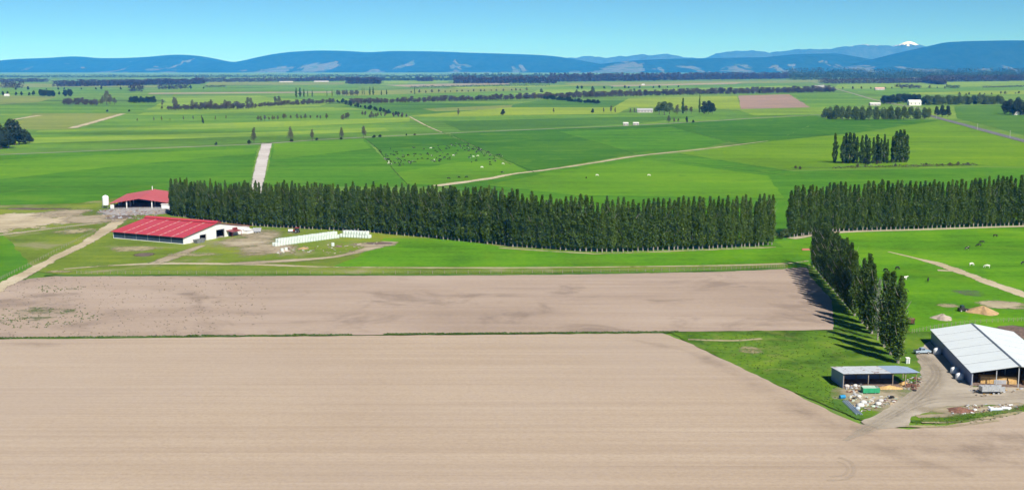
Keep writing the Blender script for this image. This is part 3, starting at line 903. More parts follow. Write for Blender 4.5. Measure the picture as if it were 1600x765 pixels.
TR = random.Random(21)
def tree(name, kind, loc, h, wid, label, group=None, base=POP_H, k=None, cat='tree'):
    """a tree with trunk and crown"""
    tr, cr = kind[TR.randrange(len(kind)) if k is None else k % len(kind)]
    s = h / base
    t = thing(name, (loc.x, loc.y, 0), TR.uniform(0, 6.28), label, cat, group, (s * wid, s * wid, s))
    link('trunk', tr, t); link('crown', cr, t)
    return t

def small_tree(name, kind, loc, h, wid, label, group=None, base=BR_H, cat='tree'):
    me = kind[TR.randrange(len(kind))]
    o = link(name, me)
    s = h / base
    o.location = (loc.x, loc.y, 0); o.scale = (s * wid, s * wid, s); o.rotation_euler = (0, 0, TR.uniform(0, 6.28))
    return tag(o, label, cat, group)

def along(pix, spacing):
    """evenly spaced places on a line of ground points"""
    P = [G(*p) for p in pix]
    out, acc = [], 0.0
    for a, b in zip(P[:-1], P[1:]):
        L = (b - a).length
        d = acc
        while d < L:
            out.append(a.lerp(b, d / L)); d += spacing
        acc = d - L
    return out

# ---- long shelter belt in the middle of the picture
ROWC = [(268,337),(330,346),(400,354),(550,361.5),(650,370),(800,385.5),(905,393),(960,393.5),(1100,389),(1211,383)]
row = along(ROWC, 2.5)
def top_h(px):
    return float(np.interp(px, [268, 400, 600, 800, 960, 1100, 1211], [21.2, 23.6, 25.5, 27.4, 26.0, 24.6, 25.0]))
def px_of(p):
    f = p.y * math.cos(PITCH) + CAM_H * math.sin(PITCH)
    return 800 + F_PX * p.x / f
for i, p in enumerate(row):
    h = top_h(px_of(p)) * TR.choice((TR.uniform(0.95, 1.03), TR.uniform(0.95, 1.03), TR.uniform(0.86, 1.0)))
    q = p + Vector((TR.uniform(-0.4, 0.4), TR.uniform(-0.8, 0.8), 0))
    lab = 'tall dark green poplar in the long shelter belt between barn and gap'
    if i == 0: lab = 'leftmost poplar of the long shelter belt, standing against the open red-roofed shed'
    if i == len(row) - 1: lab = 'rightmost poplar of the long shelter belt, beside the grassy gap'
    if 0 < i < 10: lab = '%s poplar from the left end of the long shelter belt, by the red-roofed sheds' % ['', 'second', 'third', 'fourth', 'fifth', 'sixth', 'seventh', 'eighth', 'ninth', 'tenth'][i]
    if 1 < len(row) - i < 11: lab = '%s poplar from the right end of the long shelter belt, by the grassy gap' % ['', '', 'second', 'third', 'fourth', 'fifth', 'sixth', 'seventh', 'eighth', 'ninth', 'tenth'][len(row) - i]
    tree('poplar_tree', POP, q, h, TR.uniform(1.0, 1.3), lab, 'poplars of the long shelter belt')
# second rank of the same belt where it is thick
for i, p in enumerate(along([(270,333.5),(400,350),(550,358),(650,366.5),(800,381.5)], 4.6)):
    h = top_h(px_of(p)) * TR.uniform(0.88, 1.04)
    tree('poplar_tree', POP, p + Vector((TR.uniform(-0.6, 0.6), TR.uniform(-1, 1), 0)), h, TR.uniform(0.85, 1.1), 'poplar in the rear rank of the long shelter belt, behind its thick left half', 'poplars of the long shelter belt, rear rank')

# ---- shelter belt at the right edge
row = along([(1234,371.5),(1312,362),(1450,357.5),(1640,351)], 2.75)
for i, p in enumerate(row):
    h = float(np.interp(px_of(p), [1232, 1400, 1600], [25.6, 26.2, 27.2])) * TR.uniform(0.93, 1.04)
    lab = 'tall poplar in the shelter belt running to the right edge above the cow pasture'
    if i == 0: lab = 'leftmost poplar of the right-hand shelter belt, beside the grassy gap'
    tree('poplar_tree', POP, p + Vector((TR.uniform(-0.4, 0.4), TR.uniform(-0.8, 0.8), 0)), h, TR.uniform(1.0, 1.3), lab, 'poplars of the right-hand shelter belt')
for i, p in enumerate([(1214,373),(1222,374),(1227,372)]):
    small_tree('shrub', BROAD1, G(*p), [3.2, 4.5, 5.2][i], 1.4, ['low green shrub in the gap between the belts, farthest from the right belt', 'middle green shrub in the gap between the two shelter belts', 'tallest green shrub in the gap, touching the right-hand belt'][i], 'shrubs in the gap between the belts', cat='shrub')

# ---- near row slanting towards the open shed
ORD = ['first', 'second', 'third', 'fourth', 'fifth', 'sixth', 'seventh', 'eighth', 'ninth', 'tenth', 'eleventh', 'twelfth', 'thirteenth', 'fourteenth', 'fifteenth', 'sixteenth', 'seventeenth', 'eighteenth']
def lerp_pts(a, b, n): return [(a[0] + (b[0]-a[0])*k/(n-1), a[1] + (b[1]-a[1])*k/(n-1)) for k in range(n)]
NEAR = lerp_pts((1271, 418), (1335, 494), 18) + [(1347, 506), (1355, 515), (1362, 522)] + [(1381, 543), (1391, 555), (1403, 568)]
NH = [20.5, 21, 21.5, 21.5, 22.5, 22, 22.5, 23, 22.5, 23.5, 23, 23.5, 24, 24.5, 23.5, 24, 23, 22] + [23, 25, 22.5] + [24, 25, 25.5]
for i, (p, h) in enumerate(zip(NEAR, NH)):
    lab = 'big poplar in the near slanting row, in its far thick group'
    if 18 <= i <= 20: lab = 'big poplar in the near slanting row, in its thinner middle'
    if i >= 21: lab = 'big poplar in the near slanting row, in the group beside the open shed'
    if i == len(NEAR) - 1: lab = 'nearest poplar of the slanting row, right behind the rusty-roofed open shed'
    if i == 0: lab = 'farthest poplar of the near slanting row, next to the gravel track end'
    elif i < len(NEAR) - 1: lab = lab.replace('big poplar', ORD[i if i < 18 else (i - 18 if i < 21 else i - 21)] + ' poplar').replace(' in the near slanting row, in', ' of the near slanting row,')
    q = G(*p)
    tree('poplar_tree', POPN, q, h * TR.uniform(0.97, 1.03), TR.uniform(0.95, 1.15) * (1.12 if i < 18 else 1.28), lab, 'poplars of the near slanting row', k=i)
t = thing('poplar_tree', G(1371, 532), 0.4, 'pale silvery half-bare poplar in a gap of the near slanting row', 'tree', 'poplars of the near slanting row', (0.8, 0.8, 0.8))
link('trunk', POPS[0], t); link('crown', POPS[1], t)

# ---- poplar clump in the yellow-green field
CL = [(1304,255,208,0.75),(1317,256,213,0.9),(1321,255,208,0.95),(1327,256,207,1),(1333,255,208,0.95),(1338,256,214,0.8),
      (1346,256,212,0.9),(1352,255,210,0.8),(1357,256,216,0.9),(1364,256,215,0.9),(1370,255,210,0.9),(1376,256,217,0.9),(1381,255,210,0.75),(1386,256,218,0.8),
      (1394,254,213,0.9),(1399,255,205,1),(1405,254,203,1.05),(1411,254,203,1.05),(1416,254,210,0.9)]
for i, (x, y, ty, wd) in enumerate(CL):
    lab = 'poplar in the clump standing alone in the yellow-green field'
    if i == 0: lab = 'single slim poplar standing apart left of the clump in the yellow-green field'
    elif i < 6: lab = 'poplar in the small left bunch of the clump in the yellow-green field'
    elif i < 14: lab = 'poplar in the middle bunch of the clump in the yellow-green field'
    else: lab = 'tall poplar in the right bunch of the clump in the yellow-green field'
    if i: lab = ORD[i - (1 if i < 6 else 6 if i < 14 else 14)] + ' from left, ' + lab.replace('the clump in the yellow-green field', 'the lone clump')
    tree('poplar_tree', POPF, G(x, y), tall(x, y, ty), wd * 1.05, lab, 'poplars of the lone clump')
BUSH = [(1243,264,258,'rusty brown shrub at the left end of the ditch bank',BARE1),(1250,265,259,'lower rusty shrub beside the one at the left end of the ditch bank',BARE1),
        (1352,258,246,'dark round shrub at the foot of the middle poplars',DARK1),(1371,257,250,'grey bare shrub at the foot of the poplar clump, right of the dark one',BARE1),
        (1340,261,255,'small grey shrub on the ditch bank under the left bunch of poplars',BARE1),(1399,260,255,'low grey shrub on the ditch bank below the tall right bunch',BARE1),
        (1447,258,254,'small dark shrub alone midway along the ditch bank',DARK1),(1484,259,253,'brown shrub near the right end of the ditch bank, left of three',BARE1),
        (1497,259,252,'brown shrub near the right end of the ditch bank, middle of three',BARE1),(1512,259,253,'brown shrub near the right end of the ditch bank, right of three',BARE1)]
for x, y, ty, lab, kd in BUSH:
    small_tree('shrub', kd, G(x, y), max(2.0, tall(x, y, ty)), 1.6, lab, 'shrubs along the ditch bank', cat='shrub')

# ---- roadside trees along the lane
for i, (x, y, ty, lab) in enumerate([(397,223,198,'slim budding tree on the lane, left of the pale track'),(454,221,197,'first budding tree on the lane right of the pale track'),
        (488,220,200,'short budding tree on the lane, second right of the pale track'),(534,218,198,'budding tree on the lane, third right of the pale track'),
        (568,216,194,'tallest budding tree on the lane, fourth right of the pale track')]):
    tree('roadside_tree', BUDS, G(x, y), tall(x, y, ty), 0.62, lab, 'trees along the lane', base=BR_H)
for i, (x, y, hgt, wd, lab) in enumerate([(338,227,4,1.4,'small dark shrub alone on the lane at the left'),(389,225,5,1.5,'dark shrub beside the slim tree left of the pale track'),(456,221.5,3.5,2.2,'dark shrub under the first tree right of the pale track'),
        (495,219.5,3.5,1.8,'dark shrub between the second and third lane trees'),(533,218.3,3,2.2,'dark shrub under the third lane tree'),(585,215.5,4,2,'left of two dark shrubs on the lane past the last tree'),(594,215,4,2,'right of two dark shrubs on the lane past the last tree'),
        (635,212.5,3.5,1.0,'tiny dark shrub on the lane above the herd'),(648,211.8,3,2.4,'brownish shrub on the lane above the herd')]):
    small_tree('shrub', DARK1 if i not in (8,) else BARE1, G(x, y), hgt, wd, lab, 'shrubs along the lane', cat='shrub')

# ---- dark clump at the left edge
for i, (x, y, ty, wd) in enumerate([(-18,232,196,1.0),(-2,231,189,1.0),(8,230,196,1.1),(17,227,183,0.9),(24,227,184,0.95),(30,226,196,1.1),(40,225,200,1.1),(46,224,206,1.0),(14,232,206,1.2),(2,233,210,1.2)]):
    lab = 'dark evergreen tree in the clump at the left edge of the plain'
    if i == 3: lab = 'tallest dark evergreen of the clump at the left edge of the plain'
    if i == 7: lab = 'lowest dark evergreen at the right end of the clump at the left edge'
    tree('evergreen_tree', DARKT, G(x, y), tall(x, y, ty), wd, lab, 'dark evergreens at the left edge', base=BR_H)

# ---- far single trees and groups: (kind, px, py, top, width, label)
KNAME = {id(BROAD1): 'leafy_tree', id(BROADL1): 'leafy_tree', id(DARK1): 'evergreen_tree', id(BUDS1): 'budding_tree', id(BARE1): 'bare_tree', id(POPF1): 'poplar_tree'}
def far(kind, lst, label, group, name='far_tree', wid=1.0):
    for a in lst:
        x, y, ty = a[:3]
        wd = a[3] if len(a) > 3 else wid
        small_tree(KNAME[id(kind)] if name == 'far_tree' else name, kind, G(x, y), tall(x, y, ty), wd, a[4] if len(a) > 4 else label, group, base=POP_H if kind is POPF1 else BR_H)
def spread(x0, y0, x1, y1, n, h0, h1, wob=0.4):
    out = []
    for i in range(n):
        t = (i + TR.uniform(0.15, 0.85)) / n
        x = x0 + (x1 - x0) * t; y = y0 + (y1 - y0) * t + TR.uniform(-wob, wob)
        out.append((x, y, y - TR.uniform(h0, h1)))
    return out
far(BROADL1, [(1290,184,167,0.9),(1297,186,165,0.9),(1306,187,163,0.85),(1316,187,165,0.9),(1326,187,164,0.85),(1336,188,165,0.9),(1347,187,164,0.85),(1358,188,165,0.9),(1369,187,164,0.85),(1380,187,166,0.9),(1391,187,164,0.85),(1402,187,166,0.9),(1412,187,165,0.85),(1423,186,165,0.9),(1433,186,166,0.85),(1444,186,167,0.9),(1451,185,168,0.85)],
    'leafy green tree in the thick belt beside the asphalt road bend', 'belt beside the road bend', wid=1.2)
far(BROADL1, spread(1295,186,1448,185,12,12,16), 'leafy green tree in the thick belt beside the asphalt road bend', 'belt beside the road bend')
far(DARK1, [(1463,182,165,0.9),(1472,183,163,0.9),(1481,183,164,0.9)], 'very dark round tree at the asphalt road bend, right of the leafy belt', 'dark trees at the road bend')
far(DARK1, spread(1378,163,1440,160,12,13,17), 'dark tree in the belt behind the white houses', 'belt behind the white houses', wid=1.2)
far(BROADL1, spread(1440,164,1565,163,26,13,17), 'green tree in the belt right of the white houses', 'belt right of the white houses', wid=1.2)
far(DARK1, [(1570,178,156,1),(1578,179,153,1),(1586,180,155,1),(1594,180,154,1),(1602,180,156,1),(1574,174,158,1),(1590,172,150,1)], 'dark tree in the clump at the right edge behind the white roof', 'clump at the right edge')
far(BROAD1, [(1030,179,158,1.0),(1038,180,157,1.0),(1046,179,159,1.0)], 'round grey-green tree in the farmhouse group, just right of the pale farmhouse', 'farmhouse trees')
far(BUDS1, [(1058,179,163,1),(1072,178,164,1),(1080,178,166,1)], 'low budding tree in the middle of the farmhouse group', 'farmhouse trees')
far(POPF1, [(1067,178,153,0.9,'dark spire in the middle of the farmhouse group'),(1093,177,149,0.55,'slim dark spire beside the round dark tree of the farmhouse group')], '', 'farmhouse trees')
far(DARK1, [(1101,178,157,0.9),(1107,178,156,0.9),(1113,178,160,0.9)], 'round dark tree at the right end of the farmhouse group', 'farmhouse trees')
far(BUDS1, [(1045,192,180,0.9),(1053,192,183,0.9),(1060,191,184,0.9)], 'small budding tree by the lane in front of the farmhouse group', 'lane trees before the farmhouse')
far(DARK1, [(1073,192,181,0.7,'small dark tree by the lane in front of the farmhouse group'),(1083,192,187,1.4,'low dark bush by the lane right of the small dark tree')], '', 'lane trees before the farmhouse')
far(BUDS1, [(716,181,168,0.6,'slim brownish tree alone in the field, left of the round dark one'),(865,178,168,0.5,'small slim tree alone, left of the low round one'),(943,177,167,0.5,'small slim tree, first of a pair'),(955,177,163,0.6,'taller slim tree, second of a pair'),(961,177,167,0.5,'short slim tree beside the pair of slim trees'),(985,178,168,0.5,'slim tree just left of the pale farmhouse'),(991,178,167,0.5,'second slim tree just left of the pale farmhouse')], '', 'single slim trees in the fields')
far(DARK1, [(786,180,170,1.2,'round dark tree alone in the field, in two lobes'),(926,177,169,1.1,'low round dark tree alone in the yellow-green field'),(317,194,183,0.5,'small upright dark tree alone in the left fields')], '', 'single dark trees in the fields')
far(BROAD1, [(846,147,138,1,'leftmost dark round tree standing before the far hedgerow'),(901,147,139,1,'pale green tree standing before the far hedgerow'),(926,148,136,1,'taller budding tree standing before the far hedgerow'),(968,147,139,0.9,'small round tree before the far hedgerow, left of the last'),(991,147,138,0.9,'rightmost round tree standing before the far hedgerow')], '', 'trees before the far hedgerow')
far(POPF1, [(463,153,137,1.0),(469,152,137,1.2),(475,152,139,1.0)], 'dark poplar in the left bunch of the far poplar line', 'far poplar line')
far(POPF1, [(481,152,140,0.5),(488,152,141,0.8),(511,151,141,0.5),(519,151,140,0.6)], 'slim poplar between the bunches of the far poplar line', 'far poplar line')
far(BUDS1, spread(524,150,562,150,9,9,11), 'brownish tree in the middle of the far poplar line', 'far poplar line')
far(POPF1, [(566,149,137,0.5),(569,149,137,0.5),(578,149,136,1.0),(583,149,136,1.0),(596,149,141,1.2),(604,148,140,1.2)], 'dark poplar in the right bunch of the far poplar line', 'far poplar line')
far(POPF1, [(648,148,135,0.6)], 'lone dark poplar far off, right of the poplar line', 'far poplar line')
# brown hedgerows
far(BARE1, spread(262,172,395,170,34,6,14), 'bare grey-brown tree in the thicket on the left plain', 'left thicket', wid=1.7)
far(BUDS1, [(300,166,155,0.9),(275,168,152,0.8),(272,166,150,0.9),(330,166,154,1.0),(352,167,155,1.0),(387,164,151,1.0),(392,164,152,1.0),(430,162,149,0.9),(436,162,149,0.9)], 'taller budding tree rising from the left thicket', 'left thicket')
far(BARE1, spread(398,168,522,161,28,6,10), 'bare tree in the hedgerow right of the left thicket', 'bare hedgerow right of the thicket', wid=1.7)
far(DARK1, spread(524,160,630,183,22,4,9,1.0), 'dark green bush in the hedge slanting across the middle plain', 'dark slanting hedge', wid=1.25)
far(BARE1, spread(545,163,800,156,56,7,11), 'bare tree in the left stretch of the long far hedgerow', 'long far hedgerow, left half', wid=1.7)
far(BARE1, spread(800,156,1055,149,60,8,12), 'bare tree in the long far hedgerow, before the farmhouse', 'long far hedgerow, middle', wid=1.7)
far(BARE1, spread(1055,149,1305,144,64,8,12), 'bare tree in the long far hedgerow, at the far ploughed field', 'long far hedgerow, right half', wid=1.7)
far(DARK1, spread(850,155,935,163,22,5,8), 'dark bush in the hedge slanting below the long hedgerow', 'dark hedge below the long hedgerow', wid=1.7)
far(BUDS1, spread(400,190,450,186,9,6,10) + spread(450,186,515,186,8,6,11) + spread(533,188,545,186,4,8,12) + spread(575,186,590,184,4,7,10), 'small budding tree scattered in the paddock above the lane', 'small trees above the lane')
far(BARE1, spread(560,180,640,184,10,6,9), 'brown bush along the end of the slanting dark hedge', 'bushes at the slanting hedge end')
# left far groups
far(DARK1, spread(0,150,100,149,10,6,9), 'dark blue-green tree in the far line at the left edge', 'far left line')
far(DARK1, spread(62,151,84,151,7,10,12), 'tall dark tree in the square block of the far left line', 'far left line, square block', wid=1.2)
far(DARK1, spread(98,151,113,151,4,11,13), 'dark tree above the block of bare trees at the left', 'far left line, second block')
far(BARE1, spread(98,164,112,164,4,11,14) + spread(117,164,152,165,11,9,13), 'bare grey tree in the square block on the left plain', 'left square block', wid=1.2)
far(BUDS1, [(160,163,150,0.9),(167,164,140,0.9),(172,163,146,1),(179,164,152,1),(157,163,155,1)], 'tree in the tall pointed group right of the square block', 'left pointed group')
far(DARK1, spread(204,161,242,161,10,9,12), 'dark green tree in the oblong block on the left plain', 'left oblong block', wid=1.2)
far(BUDS1, [(254,166,154,0.6,'slim tree left of the left thicket'),(253,172,165,1,'dark little bush left of the left thicket')], '', 'trees beside the left thicket')
far(DARK1, [(168,175,171,1.6,'small bush left of a pair in the left fields'),(202,175,171,1.4,'small bush right of a pair in the left fields')], '', 'bushes in the left fields')
far(DARK1, spread(1285,143,1305,143,4,5,7), 'dark tree by the far road where the brown hedge ends', 'trees by the far road')

far(DARK1, spread(20,141,330,139,16,3,7) , 'small dark tree dotted along the far left field edges', 'far left dotted trees', wid=1.2)
far(BUDS1, spread(640,146,830,142,20,3,6), 'small budding tree dotted along the far middle field edge', 'far middle dotted trees', wid=1.3)
far(DARK1, spread(890,139.5,1070,137,12,3,6), 'small dark tree dotted along the far field right of centre', 'far centre dotted trees', wid=1.3)
far(BUDS1, spread(1310,140,1500,138.5,14,3,6) + spread(1490,150,1600,147,10,3,6), 'small budding tree dotted over the far right fields', 'far right dotted trees', wid=1.3)
far(BUDS1, spread(210,190,360,187,9,5,9), 'slim young tree dotted in the left fields above the lane', 'left dotted trees', wid=0.5)
# ---- far woods that read as one mass
def wood(name, pix, hts, n, mat, size, label, depth=60.0, seed=1):
    r = np.random.default_rng(seed)
    P = [G(*p) for p in pix]
    seg = np.array([(b - a).length for a, b in zip(P[:-1], P[1:])]); cum = np.concatenate([[0], np.cumsum(seg)])
    s = r.uniform(0, cum[-1], n)
    i = np.clip(np.searchsorted(cum, s) - 1, 0, len(seg) - 1)
    f = (s - cum[i]) / seg[i]
    A = np.array([[p.x, p.y] for p in P])
    xy = A[i] * (1 - f)[:, None] + A[i + 1] * f[:, None]
    cell = np.floor(s / 14.0).astype(int)
    hh = r.uniform(hts[0], hts[1], cell.max() + 1)[cell]
    dy = r.uniform(0, depth, n)
    z = hh * r.uniform(0.05, 1.0, n) ** 0.8
    c = np.stack([xy[:, 0] + r.normal(0, 2.5, n), xy[:, 1] + dy, z], 1)
    V, Fq = leaf_quads(c, size, 0.2, 1.1, seed)
    o = link(name, np_mesh(name, V, Fq, mat))
    return tag(o, label, 'woods', kind='stuff')
L_far = leaf_mat('far_wood_leaves', (0.030, 0.026, 0.026), (0.065, 0.055, 0.048), 0.0)
L_farg = leaf_mat('far_wood_green', (0.022, 0.045, 0.022), (0.050, 0.085, 0.036), 0.0)
wood('far_woods', [(80,136),(160,135),(300,132),(312,131)], (22,34), 14000, L_far, 6.0, 'long dark wood below the left hills', 120, 1)
wood('far_woods', [(-60,129.5),(70,128.5)], (14,26), 3000, L_far, 6.0, 'thin blue wood at the left edge under the hills', 80, 2)
wood('far_woods', [(300,129),(460,128),(560,126.5),(600,126.5)], (18,34), 10000, L_far, 6.0, 'wood behind the pale roofs below the big hill', 100, 3)
wood('far_woods', [(540,132),(594,132)], (28,38), 3000, L_far, 6.0, 'dark square wood under the middle of the big hill', 80, 4)
wood('far_woods', [(590,126.5),(720,126)], (16,32), 5000, L_farg, 6.0, 'broken wood right of the dark square wood', 120, 5)
wood('far_woods', [(650,127.5),(676,127.5)], (20,34), 1400, L_far, 6.0, 'small dark copse right of the square wood', 50, 51)
wood('far_woods', [(708,131),(800,131),(870,131)], (32,46), 11000, L_far, 6.0, 'dark wood in front of the right foot of the big hill', 100, 6)
wood('far_woods', [(860,129),(960,127.5),(1000,127),(1235,123.5)], (34,58), 30000, L_far, 7.0, 'long dark wood across the middle distance', 160, 7)
wood('far_woods', [(700,124),(1060,122),(1180,121.5)], (26,50), 12000, L_farg, 8.0, 'fainter wood behind the long dark wood', 250, 8)
wood('far_woods', [(1235,122),(1400,121.5),(1660,121)], (30,95), 20000, L_farg, 9.0, 'pale wooded country below the right hill', 400, 9)
wood('far_woods', [(1240,126),(1420,125),(1660,124)], (30,66), 20000, L_farg, 7.0, 'green wood below the right hill', 200, 10)
wood('far_woods', [(1286,131.5),(1380,131),(1450,130),(1480,133)], (22,34), 14000, L_far, 5.0, 'dark wood edge at the right beyond the green field', 120, 11)
wood('far_woods', [(1450,129),(1660,126.5)], (30,46), 14000, L_far, 6.0, 'dark wood running to the right edge', 120, 12)
wood('far_woods', [(-60,122),(400,121),(900,120)], (10,30), 10000, L_farg, 9.0, 'faint trees along the foot of the left hills', 500, 13)
wood('far_woods', [(640,138),(800,134.5),(860,135)], (6,12), 1600, L_farg, 3.0, 'thin green hedge before the woods in the middle', 20, 14)
wood('far_woods', [(1400,136.5),(1440,138)], (10,16), 700, L_far, 4.0, 'short dark hedge in the far green field at the right', 20, 15)
wood('far_woods', [(1480,138),(1500,138)], (10,16), 500, L_farg, 3.0, 'small grey copse in the far green field at the right', 20, 16)
wood('far_woods', [(1536,137.5),(1620,135.5)], (6,10), 900, L_far, 3.0, 'brown hedge in the far green field at the right edge', 15, 17)
wood('far_woods', [(200,144),(222,144)], (22,30), 600, L_far, 4.0, 'grey copse on the far left plain', 30, 18)
wood('far_woods', [(245,140),(292,139)], (12,26), 900, L_far, 4.0, 'dark trees before the wood on the far left plain', 60, 19)
wood('far_woods', [(320,137),(352,136)], (6,10), 400, L_far, 3.0, 'thin dark hedge on the far left plain', 15, 20)
wood('far_woods', [(0,138),(30,139)], (20,34), 700, L_far, 5.0, 'tall dark trees at the left edge below the hills', 60, 21)

# ---- weeds and tufts
def tufts(name, pix_pts, size, mat, label, cat, seed, hscale=0.5):
    r = np.random.default_rng(seed)
    c = np.array([[p.x, p.y, size * hscale * r.uniform(0.3, 1.0) + 0.3] for p in pix_pts])
    n = len(c)
    rep = 5
    C = np.repeat(c, rep, 0) + r.normal(size=(n * rep, 3)) * np.array([size*0.5, size*0.5, size*0.18])
    C[:, 2] = np.maximum(C[:, 2], 0.36)
    V, Fq = leaf_quads(C, size, 0.8, 1.2, seed)
    return tag(link(name, np_mesh(name, V, Fq, mat)), label, cat, kind='stuff')
def scatter(poly, n, seed):
    r = random.Random(seed); xs = [p[0] for p in poly]; ys = [p[1] for p in poly]; out = []
    def inside(x, y):
        c = False; j = len(poly) - 1
        for i in range(len(poly)):
            if (poly[i][1] > y) != (poly[j][1] > y) and x < (poly[j][0]-poly[i][0])*(y-poly[i][1])/(poly[j][1]-poly[i][1])+poly[i][0]: c = not c
            j = i
        return c
    while len(out) < n:
        x, y = r.uniform(min(xs), max(xs)), r.uniform(min(ys), max(ys))
        if inside(x, y): out.append(G(x, y))
    return out
clump = [p for p in scatter([(0,440),(60,432),(420,432),(420,505),(300,524),(0,528)], 600, 5)]
tufts('weeds', clump, 0.26, L_dry, 'dry weeds scattered over the left end of the upper ploughed field', 'weeds', 5, 0.3)
tufts('weeds', scatter([(0,484),(130,480),(160,500),(60,515),(0,512)], 150, 6) + scatter([(60,447),(130,447),(130,456),(60,458)], 45, 8), 0.36, L_grass, 'green weeds at the left end of the upper ploughed field', 'weeds', 6, 0.4)
marg = []
for a, b in (((-20,529.5),(550,524.3)), ((600,523.2),(1060,519.8))):
    for _ in range(900):
        t_ = random.random(); marg.append(G(a[0]+(b[0]-a[0])*t_, a[1]+(b[1]-a[1])*t_ + random.uniform(-0.7, 0.7)))
tufts('grass', marg, 0.42, L_grass, 'long grass in the strip dividing the two ploughed fields', 'grass', 7, 0.3)
tufts('grass', [G(random.uniform(x0, x1), y + random.uniform(-0.8, 0.8)) for x0, x1, y in ((293,312,526.5),(316,334,526.2),(460,478,525)) for _ in range(60)], 0.45, L_grass, 'thicker grass clumps in the dividing strip left of centre', 'grass', 9, 0.6)
tufts('grass', scatter([(1055,521),(1300,518),(1330,560),(1310,610),(1340,650),(1330,652),(1200,592),(1085,537)], 600, 10), 0.28, L_grass, 'rough grass tufts on the green triangle by the open shed', 'grass', 10, 0.25)
tufts('grass', scatter([(1425,656),(1600,636),(1600,646),(1520,664),(1430,664)], 160, 11), 0.26, L_grass, 'grass tufts on the bank below the gravel yard', 'grass', 11, 0.25)
tufts('grass', scatter([(1300,261),(1400,259),(1440,257),(1525,256),(1530,259),(1400,262),(1300,264)], 260, 12), 0.9, L_brn, 'brownish rank grass on the ditch bank under the poplar clump', 'grass', 12, 0.6)

# ------------------------------------------------------------------ buildings
red_roof  = sheet_metal('red_roof', (0.46, 0.040, 0.060), 0.5, 0, 3.0, (0.45, 0.16, 0.15), 0.35)
pink_roof = sheet_metal('faded_red_roof', (0.50, 0.085, 0.085), 0.55, 0, 3.0, (0.52, 0.22, 0.20), 0.5)
dkred     = sheet_metal('dark_red_trim', (0.20, 0.02, 0.03), 0.5)
skylight  = simple_mat('translucent_sheet', (0.55, 0.34, 0.30), 0.5, 0, 0.15)
white_w   = sheet_metal('white_cladding', (0.80, 0.80, 0.80), 0.5, 0, 3.0, (0.6, 0.57, 0.52), 0.3)
white_c   = simple_mat('white_concrete', (0.68, 0.68, 0.66), 0.85, 0, 0.12, 0.6)
curtain   = simple_mat('slate_curtain', (0.035, 0.060, 0.095), 0.7, 0, 0.2, 0.6)
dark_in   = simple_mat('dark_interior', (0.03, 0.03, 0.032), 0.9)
floor_c   = simple_mat('concrete_floor', (0.28, 0.26, 0.24), 0.9, 0, 0.2, 0.4)
galv      = simple_mat('galvanised_steel', (0.45, 0.47, 0.50), 0.45, 0.4, 0.15, 2.0)
wood_m    = simple_mat('grey_timber', (0.28, 0.23, 0.18), 0.85, 0, 0.3, 2.0, streak=True)
white_rf  = sheet_metal('pale_roof', (0.73, 0.79, 0.81), 0.45, 0, 3.0, (0.55, 0.57, 0.58), 0.25, axis='Y')
roof_joint = simple_mat('roof_joint', (0.09, 0.11, 0.15), 0.5)
blue_wall = sheet_metal('blue_grey_cladding', (0.17, 0.22, 0.38), 0.5, 0, 3.0, (0.22, 0.24, 0.3), 0.3)
rusty_rf  = sheet_metal('rusty_roof', (0.60, 0.64, 0.69), 0.5, 0.0, 3.0, (0.45, 0.40, 0.36), 0.4, rust=0.45)
blue_rf   = sheet_metal('pale_blue_roof', (0.34, 0.45, 0.62), 0.45, 0.0, 3.0, (0.4, 0.45, 0.5), 0.2)
straw     = simple_mat('straw', (0.55, 0.36, 0.15), 0.95, 0, 0.3, 3.0)
wrap_m    = simple_mat('bale_wrap', (0.57, 0.64, 0.61), 0.35, 0, 0.08, 1.2)
rubber    = simple_mat('rubber', (0.025, 0.025, 0.027), 0.8)
black_m   = simple_mat('black_paint', (0.03, 0.03, 0.032), 0.5)
green_m   = simple_mat('green_paint', (0.03, 0.30, 0.14), 0.5, 0, 0.15)
mint_m    = simple_mat('faded_green_lid', (0.45, 0.55, 0.47), 0.6)
blue_m    = simple_mat('blue_plastic', (0.02, 0.25, 0.50), 0.5)
white_p   = simple_mat('white_plastic', (0.78, 0.80, 0.82), 0.4, 0, 0.06)
grey_p    = simple_mat('grey_plastic', (0.40, 0.42, 0.46), 0.6)
glass_m   = simple_mat('dark_glass', (0.03, 0.04, 0.05), 0.08, 0, 0.05, spec=0.6)
carpaint  = simple_mat('pale_blue_paint', (0.38, 0.48, 0.58), 0.3, 0.2, 0.05)
redpaint  = simple_mat('red_paint', (0.42, 0.05, 0.04), 0.45)
rust_m    = simple_mat('rusty_iron', (0.20, 0.10, 0.07), 0.9, 0, 0.35, 2.0)
brown_m   = simple_mat('brown_earth', (0.19, 0.135, 0.11), 0.95, 0, 0.3, 0.8)
sand_m    = simple_mat('orange_sand', (0.43, 0.29, 0.15), 0.95, 0, 0.2, 0.5)
stone_m   = simple_mat('grey_gravel', (0.40, 0.33, 0.28), 0.95, 0, 0.25, 0.8)
pipe_m    = simple_mat('blue_grey_pipe', (0.26, 0.34, 0.45), 0.5, 0, 0.15)
pallet_m  = simple_mat('pale_timber', (0.50, 0.40, 0.28), 0.85, 0, 0.25, 2.0)
sack_m    = simple_mat('white_sack', (0.60, 0.60, 0.58), 0.7, 0, 0.15, 1.0)

